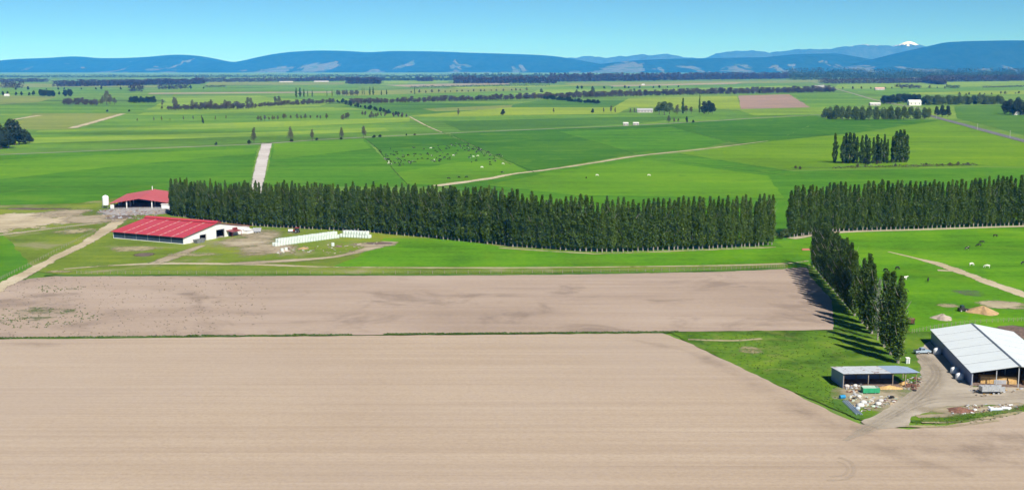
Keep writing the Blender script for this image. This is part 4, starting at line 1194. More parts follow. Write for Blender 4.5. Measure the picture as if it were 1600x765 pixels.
def gable_wall(parent, name, mat, W, eave, apex, x, th, openings, flip=False):
    """wall across the end of a gabled building at local x, with door openings (y0, y1, z0, z1)"""
    def top(y): return eave + (apex - eave) * (1 - abs(y - W/2) / (W/2))
    ys = sorted({0.0, W, W/2} | {o[0] for o in openings} | {o[1] for o in openings})
    m = MB()
    for a, b in zip(ys[:-1], ys[1:]):
        z0 = 0.0; op = None
        for o in openings:
            if o[0] <= a + 1e-6 and b <= o[1] + 1e-6: op = o
        def col(za, zb, lo_only=False):
            v = []
            for xx in (x, x + th):
                v += [(xx, a, za), (xx, b, za), (xx, b, zb if lo_only else top(b)), (xx, a, zb if lo_only else top(a))]
            m.add(v, [(0,3,2,1),(4,5,6,7),(0,1,5,4),(1,2,6,5),(2,3,7,6),(3,0,4,7)])
        if op:
            if op[2] > 0: col(0, op[2], True)
            col(op[3], 0)
        else: col(0, 0)
    return m.build(name, mat, parent)

# ---- red-roofed barn
FL = G(177, 372.6); FR = G(287, 382.3)
u = (FR - FL).normalized(); L = (FR - FL).length; W = 49.0
EV, AP = 3.7, 8.1
barn = thing('barn', FL, math.atan2(u.y, u.x), 'long low barn with crimson red roof and white gable beside the shelter belt', 'barn')
nb = 6
bay = (L + 1.6) / nb
for side in (0, 1):
    for i in range(nb):
        x0 = -0.8 + i * bay; sw = 0.85
        def zf(y):
            return EV + (AP - EV) * (1 - abs(y - W/2) / (W/2))
        y0, y1 = (-1.0, W/2 - 1.1) if side == 0 else (W/2 + 1.1, W + 1.0)
        q = [(x0 + sw, y0, zf(y0) + 0.15), (x0 + bay, y0, zf(y0) + 0.15), (x0 + bay, y1, zf(y1) + 0.15), (x0 + sw, y1, zf(y1) + 0.15)]
        MB().slab(q, 0.12).build('roof_panel', red_roof, barn)
        for j in range(8):
            ya, yb = y0 + (y1 - y0) * (j + 0.12) / 8, y0 + (y1 - y0) * (j + 0.88) / 8
            if i == 0: continue
            q = [(x0, ya, zf(ya) + 0.13), (x0 + sw, ya, zf(ya) + 0.13), (x0 + sw, yb, zf(yb) + 0.13), (x0, yb, zf(yb) + 0.13)]
            MB().slab(q, 0.08).build('skylight', skylight, barn)
        q = [(x0, y0, zf(y0) + 0.10), (x0 + sw, y0, zf(y0) + 0.10), (x0 + sw, y1, zf(y1) + 0.10), (x0, y1, zf(y1) + 0.10)]
        MB().slab(q, 0.06).build('roof_batten', red_roof, barn)
m = MB()
m.add([( -0.9, W/2 - 2.0, AP + 0.25), (L + 0.9, W/2 - 2.0, AP + 0.25), (L + 0.9, W/2, AP + 0.95), (-0.9, W/2, AP + 0.95), (L + 0.9, W/2 + 2.0, AP + 0.25), (-0.9, W/2 + 2.0, AP + 0.25),
       (-0.9, W/2 - 2.0, AP + 0.12), (L + 0.9, W/2 - 2.0, AP + 0.12), (L + 0.9, W/2, AP + 0.82), (-0.9, W/2, AP + 0.82), (L + 0.9, W/2 + 2.0, AP + 0.12), (-0.9, W/2 + 2.0, AP + 0.12)],
      [(0,1,2,3),(3,2,4,5),(6,9,8,7),(9,11,10,8),(0,6,7,1),(5,4,10,11),(0,3,9,6),(3,5,11,9),(1,7,8,2),(2,8,10,4)])
rv = m.build('ridge_vent', red_roof, barn)
for i in range(nb + 1):
    x = -0.6 + i * (L + 1.2) / nb
    MB().box(x - 0.12, W/2 - 1.9, AP - 0.35, x + 0.12, W/2 + 1.9, AP + 0.16).build('vent_bracket', dkred, rv)
gw = gable_wall(barn, 'gable_wall', white_w, W, EV, AP, L - 0.25, 0.25, [(11.5, 16.0, 0, 3.3), (23.5, 29.5, 0, 4.4), (33.0, 36.0, 0, 2.6)])
for (a, b, z) in ((11.5, 16.0, 3.3), (23.5, 29.5, 4.4), (33.0, 36.0, 2.6)):
    MB().box(L + 0.003, a - 0.2, 0, L + 0.08, a, z + 0.2).box(L + 0.003, b, 0, L + 0.08, b + 0.2, z + 0.2).box(L + 0.003, a, z, L + 0.08, b, z + 0.2).build('door_frame', galv, gw)
gable_wall(barn, 'gable_wall', white_w, W, EV, AP, 0.0, 0.25, [(20, 27, 0, 4.4)])
MB().box(0.3, 0.3, 0.05, L - 0.3, W - 0.3, 0.4).build('floor', floor_c, barn)
for yy in (0.0, W - 0.25):
    MB().box(0.27, yy, 0, L - 0.27, yy + 0.25, 0.55).build('low_wall', white_c, barn)
    for i in range(nb):
        xa = 0.27 + i * (L - 0.54) / nb + 0.12; xb = 0.27 + (i + 1) * (L - 0.54) / nb - 0.12
        MB().box(xa, yy + 0.02, 0.57, xb, yy + 0.12, EV - 0.1).build('curtain', curtain, barn)
    for i in range(nb + 1):
        x = 0.27 + i * (L - 0.54) / nb
        MB().box(x - 0.10, yy + 0.03, 0.55, x + 0.10, yy + 0.22, EV - 0.05).build('post', galv, barn)
for y_ in (W*0.25, W*0.5, W*0.75):
    for i in range(1, nb):
        x = i * L / nb
        MB().box(x - 0.12, y_ - 0.12, 0.4, x + 0.12, y_ + 0.12, zf(y_) - 0.1).build('interior_post', galv, barn)
# porch over the side door
pc = MB().slab([(L + 0.1, 30.8, 3.5), (L + 4.0, 30.8, 2.8), (L + 4.0, 38.6, 2.8), (L + 0.1, 38.6, 3.5)], 0.12).build('porch_roof', dkred, barn)
for y_ in (31.2, 38.2): MB().box(L + 3.6, y_ - 0.08, 0, L + 3.76, y_ + 0.08, 2.7).build('porch_post', dkred, pc)
MB().box(L + 0.1, 35.6, 3.52, L + 1.2, 38.2, 4.3).build('porch_hood', dkred, pc)
MB().box(L + 0.1, 43.6, 0, L + 3.0, 48.6, 2.0).slab([(L + 0.1, 43.3, 2.5), (L + 3.3, 43.3, 2.1), (L + 3.3, 48.9, 2.1), (L + 0.1, 48.9, 2.5)], 0.1).build('lean_to', white_w, barn)

def local(root, x, y):
    c, s = math.cos(root.rotation_euler.z), math.sin(root.rotation_euler.z)
    return Vector((root.location.x + c*x - s*y, root.location.y + s*x + c*y, 0))

# feed bins at the gable
t = thing('skip_container', local(barn, L + 1.6, 5.5), barn.rotation_euler.z, 'grey metal skip at the near corner of the red barn gable', 'container')
m = MB(); m.add([(0,0,0),(2.2,0,0),(2.2,5,0),(0,5,0),(-0.2,-0.6,2.0),(2.4,-0.6,2.0),(2.4,5.6,2.0),(-0.2,5.6,2.0)], [(0,3,2,1),(0,1,5,4),(1,2,6,5),(2,3,7,6),(3,0,4,7)])
m.build('body', simple_mat('skip_grey', (0.16, 0.17, 0.18), 0.6), t)
for k in range(5): MB().box(2.42, 0.2 + k, 0.1, 2.52, 0.32 + k, 1.95).build('rib', galv, t)
MB().box(-0.25, -0.7, 2.0, 2.45, -0.55, 2.12).box(-0.25, 5.55, 2.0, 2.45, 5.7, 2.12).build('rim', galv, t)

# ---- open milking shed
O = G(173, 327); rz = math.radians(7.2)
MW, ML, ME, MA = 34.0, 58.0, 3.6, 6.3
milk = thing('milking_shed', O, rz, 'open-sided shed with faded red gabled roof on posts at the end of the belt', 'shed')
def mz(x): return ME + (MA - ME) * (1 - abs(x - MW/2) / (MW/2))
nbm = 8
for side in (0, 1):
    for i in range(nbm):
        y0 = -1.0 + i * (ML + 2) / nbm; y1 = y0 + (ML + 2) / nbm - 0.05
        xa, xb = (-1.0, MW/2) if side == 0 else (MW/2, MW + 1.0)
        MB().slab([(xa, y0, mz(xa) + 0.1), (xb, y0, mz(xb) + 0.1), (xb, y1, mz(xb) + 0.1), (xa, y1, mz(xa) + 0.1)], 0.1).build('roof_panel', pink_roof, milk)
MB().box(MW/2 - 0.4, -1.05, MA + 0.02, MW/2 + 0.4, ML + 1.05, MA + 0.22).build('ridge_cap', pink_roof, milk)
for i in range(6):
    for x in (0.3, MW*0.28, MW*0.72, MW - 0.3):
        y = 0.3 + i * (ML - 0.6) / 5
        MB().box(x - 0.28, y - 0.28, 0, x + 0.28, y + 0.28, mz(x) - 0.05).build('post', white_c, milk)
MB().box(0, 0, 0.0, MW, ML, 0.42).build('floor', floor_c, milk)
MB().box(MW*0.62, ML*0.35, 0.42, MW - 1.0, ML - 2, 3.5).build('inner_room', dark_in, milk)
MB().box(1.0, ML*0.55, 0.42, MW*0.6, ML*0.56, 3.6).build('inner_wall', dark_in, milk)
MB().box(-0.1, -0.3, 0, 2.0, 1.2, 2.9).build('pump_cabin', white_c, milk)
MB().box(MW - 3.5, -2.5, 0, MW + 2.5, 4.0, 2.8).build('side_office', white_c, milk)
MB().slab([(MW - 3.9, -2.9, 2.95), (MW + 2.9, -2.9, 2.95), (MW + 2.9, 4.3, 3.25), (MW - 3.9, 4.3, 3.25)], 0.12).build('office_roof', white_w, milk)
MB().tube([(MW/2 - 1, ML*0.96, MA), (MW/2 - 1, ML*0.96, MA + 2.4)], 0.25, 8).build('vent_pipe', white_p, milk)
# holding-yard rails in front
for k, (xa, ya, xb, yb) in enumerate([(2, -3, 30, -3), (2, -9, 32, -9), (2, -15, 26, -15), (2, -3, 2, -15), (30, -3, 30, -9), (14, -3, 14, -15)]):
    a = local(milk, xa, ya); b = local(milk, xb, yb)
    d = (b - a); Ln = d.length
    t = thing('yard_rail', a, math.atan2(d.y, d.x), ['galvanised rail nearest the open red-roofed shed', 'middle galvanised rail of the yard before the open shed', 'galvanised rail of the yard farthest from the open shed', 'left end rail of the yard before the open shed', 'right end rail of the yard before the open shed', 'cross rail dividing the yard before the open shed'][k], 'fence', 'holding-yard rails')
    np_ = max(2, int(Ln / 3))
    for i in range(np_ + 1): MB().tube([(Ln*i/np_, 0, 0), (Ln*i/np_, 0, 1.5)], 0.06, 6).build('post', galv, t)
    for z in (0.75, 1.1, 1.4): MB().tube([(0, 0, z), (Ln, 0, z)], 0.04, 6).build('rail', galv, t)
# silo
t = thing('silo', G(165.5, 325.5), 0, 'white feed silo standing left of the open red-roofed shed', 'silo')
MB().lathe([(0.4, 1.0), (1.9, 2.2), (1.9, 7.2), (1.3, 7.8), (0.45, 8.1)], 24).build('tank', white_p, t)
for k in range(4):
    a = math.pi/4 + k*math.pi/2
    MB().tube([(1.8*math.cos(a), 1.8*math.sin(a), 0), (1.8*math.cos(a), 1.8*math.sin(a), 3.4)], 0.09, 6).build('leg', galv, t)
MB().lathe([(0.5, 8.06), (0.5, 8.3), (0.1, 8.4)], 12).build('lid', galv, t)
MB().tube([(-2.05, 0, 0.4), (-2.05, 0, 7.2)], 0.05, 5).tube([(-2.05, 0.45, 0.4), (-2.05, 0.45, 7.2)], 0.05, 5).build('ladder', galv, t)

# ---- white hay barn in the foreground
A = G(1518, 604.4); rz = -math.radians(7.9)
HW, HL, HE, HA = 24.0, 54.5, 4.15, 6.3
hay = thing('hay_barn', A, rz, 'big open-fronted barn with pale blue-white roof at the lower right edge', 'barn')
def hz(x): return HE + (HA - HE) * (1 - abs(x - HW/2) / (HW/2))
nbh = 6
for side in (0, 1):
    for i in range(nbh):
        y0 = -0.6 + i * (HL + 1.2) / nbh; y1 = y0 + (HL + 1.2) / nbh - 0.5
        xa, xb = (-0.5, HW/2 - 0.2) if side == 0 else (HW/2 + 0.2, HW + 0.5)
        MB().slab([(xa, y0, hz(xa) + 0.14), (xb, y0, hz(xb) + 0.14), (xb, y1, hz(xb) + 0.14), (xa, y1, hz(xa) + 0.14)], 0.1).build('roof_panel', white_rf, hay)
        if i < nbh - 1:
            MB().slab([(xa, y1, hz(xa) + 0.08), (xb, y1, hz(xb) + 0.08), (xb, y1 + 0.5, hz(xb) + 0.08), (xa, y1 + 0.5, hz(xa) + 0.08)], 0.06).build('roof_joint', roof_joint, hay)
MB().box(HW/2 - 0.35, -0.65, HA + 0.02, HW/2 + 0.35, HL + 0.65, HA + 0.16).build('ridge_cap', roof_joint, hay)
for i in range(9):
    ya = i * HL / 9; yb = ya + HL / 9 - 0.04
    MB().box(-0.08, ya, 0, 0.0, yb, HE).build('wall_panel', blue_wall, hay)
    MB().box(HW, ya, 0, HW + 0.08, yb, HE).build('wall_panel', blue_wall, hay)
MB().prism([(0.02, 0), (HW - 0.02, 0), (HW - 0.02, HE), (HW/2, HA), (0.02, HE)], HL - 0.1, HL).build('back_wall', blue_wall, hay)
for x in (0.12, 6.3, HW/2, 17.7, HW - 0.12):
    for y in [0.15] + [HL * k / 4 for k in (1, 2, 3)]:
        MB().box(x - 0.12, y - 0.12, 0, x + 0.12, y + 0.12, hz(x) - 0.05).build('post', galv, hay)
for x0, x1 in ((0.25, HW/2), (HW/2, HW - 0.25)):
    MB().slab([(x0, 0.0, hz(x0) - 0.02), (x1, 0.0, hz(x1) - 0.02), (x1, 0.25, hz(x1) - 0.02), (x0, 0.25, hz(x0) - 0.02)], 0.28).build('front_rafter', galv, hay)
MB().box(0.1, 0.1, 0, HW - 0.1, HL - 0.2, 0.42).build('floor', brown_m, hay)
# bales of straw inside
bale_me = MB().box(0, 0, 0, 2.3, 1.2, 0.9).mesh('straw_bale', straw)
for k in range(14):
    i, j, l = k % 4, (k // 4) % 2, k // 8
    o = link('straw_bale', bale_me)
    p = local(hay, 3.0 + i * 2.36, 3.0 + j * 1.25 + l * 0.2); o.location = (p.x, p.y, 0.43 + l * 0.92); o.rotation_euler = (0, 0, rz)
    tag(o, 'golden straw bale stacked just inside the hay barn front', 'bale', 'straw bales in the hay barn')
for k in range(8):
    o = link('straw_bale', bale_me)
    p = local(hay, 14.2 + (k % 4) * 2.36, 2.0 + (k // 4) * 1.3); o.location = (p.x, p.y, 0.43); o.rotation_euler = (0, 0, rz)
    tag(o, 'golden straw bale on the floor of the hay barn right bay', 'bale', 'straw bales in the hay barn')
# water tanks along its wall
TK = [(1464, 554.5, 1.15, 1.9, 'white round water tank by the hay barn wall, farthest of three'), (1491, 584.5, 1.1, 1.8, 'white round water tank by the hay barn wall, middle of three'), (1499, 594, 1.1, 1.8, 'white round water tank by the hay barn wall, nearest the corner')]
for x, y, r_, h_, lab in TK:
    p = G(x, y)
    t = thing('water_tank', p, 0, lab, 'tank', 'water tanks by the hay barn')
    MB().lathe([(r_*0.92, 0.35), (r_, 0.55), (r_, 0.35 + h_*0.72), (r_*0.86, 0.35 + h_*0.86), (r_*0.5, 0.35 + h_*0.97), (0.22, 0.35 + h_)], 18).build('body', white_p, t, True)
    MB().lathe([(0.24, 0.34 + h_), (0.24, 0.46 + h_)], 12).build('lid', grey_p, t)
    MB().box(-r_*0.9, -r_*0.9, 0, r_*0.9, r_*0.9, 0.345).build('stand', floor_c, t)

def wheel_part(parent, x, y, z, r_, w_, axis_y=True):
    mm = MB()
    mm.tube([(x, y - w_/2, z), (x, y + w_/2, z)], r_, 14)
    o = mm.build('wheel', rubber, parent)
    MB().tube([(x, y - w_/2 - 0.02, z), (x, y + w_/2 + 0.02, z)], r_*0.55, 10).build('rim', galv, o)
    return o

# farm trailer parked before the barn
t = thing('farm_trailer', G(1529, 616), math.radians(3), 'grey flat-sided farm trailer parked before the hay barn', 'trailer')
MB().box(0.4, -1.1, 1.05, 6.6, 1.1, 1.25).build('bed', galv, t)
for k in range(4): MB().box(0.45 + k*1.55, -1.12, 1.26, 1.92 + k*1.55, -1.05, 2.35).build('side_board', galv, t)
for k in range(4): MB().box(0.45 + k*1.55, 1.05, 1.26, 1.92 + k*1.55, 1.12, 2.35).build('side_board', galv, t)
MB().box(0.4, -1.04, 1.26, 0.47, 1.04, 2.35).build('head_board', galv, t)
MB().box(0.5, -0.35, 0.85, 6.4, -0.15, 1.05).box(0.5, 0.15, 0.85, 6.4, 0.35, 1.05).build('chassis', black_m, t)
MB().tube([(0.5, 0, 0.9), (-1.4, 0, 0.75)], 0.09, 6).build('drawbar', black_m, t)
for x in (3.6, 4.9):
    for y in (-0.95, 0.95): wheel_part(t, x, y, 0.48, 0.48, 0.28)
t = thing('feed_crate', G(1553, 601.5, 0), math.radians(-6), 'pale grey slatted crate between trailer and hay barn post', 'crate')
MB().box(0, 0, 0, 3.2, 1.4, 0.25).build('pallet', pallet_m, t)
for k in range(4): MB().box(0, 0, 0.3 + k*0.32, 3.2, 0.06, 0.55 + k*0.32).build('slat', grey_p, t)
for k in range(4): MB().box(0, 1.34, 0.3 + k*0.32, 3.2, 1.4, 0.55 + k*0.32).build('slat', grey_p, t)
for x in (0, 3.14):
    for k in range(4): MB().box(x, 0.065, 0.3 + k*0.32, x + 0.06, 1.335, 0.55 + k*0.32).build('slat', grey_p, t)

# pickup beside the barn
t = thing('pickup_truck', G(1441, 553.5), math.radians(8), 'pale blue pickup parked between near poplars and hay barn', 'pickup')
MB().prism([(-2.4, 0.45), (2.35, 0.45), (2.45, 0.75), (2.35, 1.0), (1.1, 1.12), (-2.45, 1.12), (-2.5, 0.8)], -0.88, 0.88).build('body', carpaint, t)
cb = MB().prism([(-0.75, 1.12), (1.15, 1.12), (0.55, 1.72), (-0.65, 1.75)], -0.76, 0.76).build('cab', carpaint, t)
MB().slab([(1.14, -0.66, 1.18), (1.14, 0.66, 1.18), (0.62, 0.62, 1.70), (0.62, -0.62, 1.70)], 0.02).build('windscreen', glass_m, cb)
MB().box(-0.5, -0.775, 1.2, 0.5, -0.762, 1.62).build('side_window', glass_m, cb); MB().box(-0.5, 0.762, 1.2, 0.5, 0.775, 1.62).build('side_window', glass_m, cb)
MB().box(-2.35, -0.74, 1.125, -0.85, 0.74, 1.16).build('load_bed', black_m, t)
MB().box(2.40, -0.7, 0.42, 2.52, 0.7, 0.62).build('bumper', black_m, t)
for s_ in (-1, 1): MB().box(2.38, s_*0.72 - 0.12, 0.72, 2.46, s_*0.72 + 0.12, 0.9).build('headlight', white_p, t)
for x in (-1.5, 1.5):
    for y in (-0.82, 0.82): wheel_part(t, x, y, 0.36, 0.36, 0.24)
t.location.z = 0.34

# white pump hut by the nearest poplar
t = thing('pump_hut', G(1418, 568.5), 0.06, 'small white upright pump hut between nearest poplar and gravel track', 'hut')
MB().box(-0.5, -0.45, 0, 0.5, 0.45, 1.8).build('wall', white_p, t)
MB().slab([(-0.6, -0.6, 1.85), (0.6, -0.6, 1.85), (0.6, 0.6, 2.0), (-0.6, 0.6, 2.0)], 0.08).build('roof', white_w, t)
MB().box(-0.3, -0.475, 0.1, 0.3, -0.452, 1.6).build('door', grey_p, t)

# ---- rusty-roofed open shed
B = G(1317, 608); rz = math.radians(3.7)
SW, SD, SF, SB = 20.2, 9.6, 4.35, 3.75
shed = thing('open_shed', B, rz, 'low open-fronted shed with rust-stained grey roof below the near poplars', 'shed')
def sz(y): return SF + (SB - SF) * y / SD
npn = 8
for i in range(npn):
    x0 = -0.3 + i * (SW + 0.9) / npn; x1 = x0 + (SW + 0.9) / npn - 0.03
    dz = 0.02 * (i % 2)
    MB().slab([(x0, -0.6, sz(-0.6) + 0.1 + dz), (x1, -0.6, sz(-0.6) + 0.1 + dz), (x1, SD + 0.3 - (1.6 if i == npn - 1 else 0), sz(SD + 0.3) + 0.1 + dz), (x0, SD + 0.3, sz(SD + 0.3) + 0.1 + dz)], 0.06).build('roof_panel', rusty_rf if i < 5 else blue_rf, shed)
for i in range(4):
    ya = i * SD / 4; yb = ya + SD / 4 - 0.03
    MB().add([(-0.06, ya, 0), (-0.06, yb, 0), (-0.06, yb, sz(yb)), (-0.06, ya, sz(ya)), (0, ya, 0), (0, yb, 0), (0, yb, sz(yb)), (0, ya, sz(ya))], [(0,3,2,1),(4,5,6,7),(0,1,5,4),(1,2,6,5),(2,3,7,6),(3,0,4,7)]).build('wall_panel', blue_wall, shed)
for i in range(6):
    xa = 0.02 + i * 17.0 / 6; MB().box(xa, SD - 0.06, 0, xa + 17.0/6 - 0.03, SD, SB).build('back_panel', blue_wall, shed)
for x in (0.12, 6.9, 13.6, 17.1, SW - 0.1):
    for y in (0.12, SD - 0.2):
        MB().box(x - 0.1, y - 0.1, 0, x + 0.1, y + 0.1, sz(y) - 0.02).build('post', wood_m, shed)
MB().box(0.1, 0.0, SF - 0.33, SW, 0.18, SF - 0.05).build('front_beam', wood_m, shed)
MB().box(0.05, 0.05, 0, 17.0, SD - 0.1, 0.37).build('floor', brown_m, shed)

# straw and junk in front of it
def mound(name, loc, rx, ry, h, mat, label, cat, seed, rz=0.0):
    r = np.random.default_rng(seed)
    n, rings = 26, 7
    V = [(0, 0, h)]; Fc = []
    for i in range(1, rings + 1):
        f = i / rings
        for k in range(n):
            a = 2*math.pi*k/n
            j = 1 + 0.12*math.sin(3*a + seed) + 0.08*math.sin(5*a + 2*seed) + r.normal(0, 0.03)
            V.append((rx*f*j*math.cos(a), ry*f*j*math.sin(a), max(0, h*(1 - f)**0.9 + r.normal(0, 0.05)*h*(1-f)) if i < rings else 0.0))
    for k in range(n): Fc.append((0, 1 + k, 1 + (k+1) % n))
    for i in range(rings - 1):
        for k in range(n): Fc.append((1+i*n+k, 1+(i+1)*n+k, 1+(i+1)*n+(k+1)%n, 1+i*n+(k+1)%n))
    me = bpy.data.meshes.new(name); me.from_pydata(V, [], Fc); me.materials.append(mat)
    o = link(name, me); o.location = (loc.x, loc.y, 0.3); o.rotation_euler = (0, 0, rz)
    return tag(o, label, cat)
mound('straw_heap', local(shed, 12.5, -0.6), 3.8, 1.5, 0.8, straw, 'golden straw heap under the front of the open shed', 'heap', 3)
mound('straw_heap', local(shed, 17.8, 2.4), 1.6, 2.2, 1.1, straw, 'golden straw heap in the open right end of the shed', 'heap', 4)
mound('sand_pile', G(1535, 488), 5.2, 6.5, 2.2, sand_m, 'orange sand pile behind the hay barn', 'pile', 5)
mound('gravel_pile', G(1472, 498.5), 3.5, 4.0, 1.7, stone_m, 'small grey gravel pile left of the sand pile', 'pile', 6)
mound('earth_heap', G(1597, 520), 5.0, 11.0, 1.6, brown_m, 'brown earth heap behind the hay barn at the right edge', 'heap', 7)
mound('scrap_heap', G(1500, 643), 3.4, 2.6, 1.0, rust_m, 'rusty brown scrap heap on the bank below the gravel yard', 'heap', 8)

# green tipping trailer
t = thing('green_trailer', G(1348.5, 617), math.radians(2), 'green high-sided trailer with pale cover before the open shed', 'trailer')
for k in range(3): MB().box(k*1.5, 0, 0.6, 1.46 + k*1.5, 0.07, 1.9).build('side_panel', green_m, t)
for k in range(3): MB().box(k*1.5, 2.1, 0.6, 1.46 + k*1.5, 2.17, 1.9).build('side_panel', green_m, t)
MB().box(0, 0.075, 0.6, 0.06, 2.095, 1.9).build('end_panel', green_m, t); MB().box(4.40, 0.075, 0.6, 4.46, 2.095, 1.9).build('end_panel', green_m, t)
MB().box(0.07, 0.08, 0.55, 4.39, 2.09, 0.65).build('bed', black_m, t)
MB().slab([(0.02, 0.0, 1.93), (3.6, 0.0, 1.93), (3.6, 2.15, 2.05), (0.02, 2.15, 2.05)], 0.04).build('cover', mint_m, t)
MB().box(3.7, 0.5, 0.7, 4.3, 1.5, 2.0).build('pump', galv, t)
for x in (1.0, 3.3):
    for y in (0.15, 2.0): wheel_part(t, x, y, 0.66, 0.32, 0.2)
MB().tube([(0, 1.08, 0.6), (-1.3, 1.08, 0.55)], 0.06, 6).build('drawbar', black_m, t)
# blue drum
t = thing('blue_drum', G(1316, 624), 0.3, 'bright blue plastic drum lying at the field edge left of the green trailer', 'drum')
MB().tube([(-0.75, 0, 0.8), (0.75, 0, 0.8)], 0.5, 16).build('body', blue_m, t)
for x in (-0.4, 0, 0.4): MB().tube([(x - 0.04, 0, 0.8), (x + 0.04, 0, 0.8)], 0.53, 16).build('hoop', blue_m, t)
# irrigation pipes
pa, pb = G(1320, 628), G(1342, 649)
for k in range(7):
    d = (pb - pa); nrm = Vector((-d.y, d.x, 0)).normalized()
    a = pa + nrm * (k - 3) * 0.24 + d * random.uniform(-0.02, 0.03); b = pb + nrm * (k - 3) * 0.24 + d * random.uniform(-0.04, 0.03)
    m = MB(); m.tube([(0, 0, 0), tuple(b - a)], 0.10, 8)
    o = m.build('irrigation_pipe', pipe_m); o.location = (a.x, a.y, 0.42 + 0.14 * (k % 2))
    tag(o, 'blue-grey irrigation pipe in the bundle lying along the grass edge', 'pipe', 'bundle of irrigation pipes')
# sacks, pallets, tyres
def sack(loc, s, label, rz=0.0, mat=sack_m):
    m = MB()
    prof = [(0.75, 0.0), (0.98, 0.15), (1.0, 0.45), (0.9, 0.72), (0.55, 0.9), (0.2, 0.98)]
    n = 12; V = []; Fc = []
    for i, (r_, z) in enumerate(prof):
        for k in range(n):
            a = 2*math.pi*k/n; e = (abs(math.cos(a))**4 + abs(math.sin(a))**4) ** -0.25
            V.append((r_*e*math.cos(a)*s, r_*e*math.sin(a)*s*0.85, z*s*1.1))
    for i in range(len(prof)-1):
        for k in range(n): Fc.append((i*n+k, i*n+(k+1)%n, (i+1)*n+(k+1)%n, (i+1)*n+k))
    Fc.append(tuple((len(prof)-1)*n+k for k in range(n)))
    me = bpy.data.meshes.new('bulk_sack'); me.from_pydata(V, [], Fc); me.materials.append(mat)
    me.polygons.foreach_set('use_smooth', [True]*len(me.polygons))
    o = link('bulk_sack', me); o.location = (loc.x, loc.y, 0.33); o.rotation_euler = (0, 0, rz)
    return tag(o, label, 'sack', 'bulk sacks in the junk yard')
sack(G(1344, 637), 0.95, 'biggest white bulk sack in the junk before the open shed', 0.2)
sack(G(1349, 632), 0.85, 'white bulk sack behind the biggest one, before the green trailer', 0.7)
sack(G(1340, 641), 0.7, 'low bluish sack at the left end of the junk, by the pipes', 1.1, simple_mat('blue_sack', (0.42, 0.50, 0.58), 0.7))
sack(G(1372, 634), 0.8, 'bright white sack at the right end of the junk', 0.4)
sack(G(1376, 629), 0.7, 'greyish white sack behind the bright one at the junk right end', 0.1, simple_mat('grey_sack', (0.5, 0.48, 0.46), 0.8))
sack(G(1342, 622), 0.6, 'small white sack left of the green trailer', 0.3)
sack(G(1323, 606), 0.7, 'grey sack under the left front of the open shed', 0.3, MATS['grey_sack'])
sack(G(1336, 605.5), 0.65, 'second white sack under the open shed front, left of the green trailer', 0.9)
for k, (x, y, r_, lab) in enumerate([(1362, 632, 0.1, 'timber pallet lying between the white sacks'), (1356, 640, 0.5, 'dark timber pallet nearest the field in the junk'), (1330, 613, 0.8, 'timber pallet left of the green trailer'), (1425, 604, 0.3, 'timber pallet beside the right end post of the open shed')]):
    t = thing('pallet', G(x, y), r_, lab, 'pallet', 'pallets in the yard')
    t.location.z = 0.335
    for j in range(5): MB().box(-0.9, -0.6 + j*0.26, 0.12, 0.9, -0.42 + j*0.26, 0.16).build('plank', pallet_m if k != 1 else wood_m, t)
    for x_ in (-0.8, 0, 0.8): MB().box(x_ - 0.06, -0.6, 0, x_ + 0.06, 0.62, 0.118).build('bearer', wood_m, t)
def tyre(loc, z, label, r0=0.55):
    m = MB(); n, q = 16, 8; V = []; Fc = []
    for i in range(n):
        a = 2*math.pi*i/n
        for j in range(q):
            b = 2*math.pi*j/q; R = r0*0.72 + r0*0.28*math.cos(b)
            V.append((R*math.cos(a), R*math.sin(a), r0*0.25 + r0*0.25*math.sin(b)))
    for i in range(n):
        for j in range(q): Fc.append((i*q+j, ((i+1)%n)*q+j, ((i+1)%n)*q+(j+1)%q, i*q+(j+1)%q))
    me = bpy.data.meshes.new('old_tyre'); me.from_pydata(V, [], Fc); me.materials.append(rubber)
    o = link('old_tyre', me); o.location = (loc.x, loc.y, z)
    return tag(o, label, 'tyre', 'old tyres in the yard')
for k, (x, y, z, lab) in enumerate([(1391, 624, .34, 'old black tyre, left one of the heap in the gravel right of the green trailer'), (1396, 623, .34, 'old black tyre, right one of the heap in the gravel'), (1393.5, 623.4, .64, 'old black tyre lying on top of the heap in the gravel'), (1335, 624, .34, 'old black tyre alone left of the white sacks'), (1429, 612, .34, 'old tyre at the right end post of the open shed')]):
    tyre(G(x, y), z, lab)
def rubble(name, poly, n, mats, label, seed, smin=0.15, smax=0.7):
    r = random.Random(seed); m = MB()
    for p in scatter(poly, n, seed):
        m.cur = r.randrange(len(mats))
        a = r.uniform(0, 6.28); sx, sy, sz_ = r.uniform(smin, smax), r.uniform(smin * 0.6, smax * 0.5), r.uniform(0.05, 0.35)
        c, d = math.cos(a), math.sin(a); tl = r.uniform(-0.1, 0.1)
        q = [(x * sx, y * sy, z * sz_ + x * tl) for z in (0, 1) for x, y in ((-1, -1), (1, -1), (0.8, 1), (-1, 0.9))]
        m.add([(p.x + c*x - d*y, p.y + d*x + c*y, 0.33 + max(0.0, z)) for x, y, z in q], [(0,3,2,1),(4,5,6,7),(0,1,5,4),(1,2,6,5),(2,3,7,6),(3,0,4,7)])
    return tag(m.build(name, mats), label, 'debris', kind='stuff')
rubble('debris', [(1322,611),(1345,612),(1346,622),(1380,621),(1402,618),(1400,630),(1372,641),(1346,646),(1330,636)], 130, [pallet_m, wood_m, grey_p, sack_m, rust_m, stone_m, mint_m], 'scattered boards, scrap and rubble before the open shed', 21)
rubble('debris', [(1322,600),(1346,602),(1346,609),(1322,609)], 35, [sack_m, grey_p, pallet_m, pipe_m], 'litter under the left front of the open shed', 22, 0.15, 0.5)
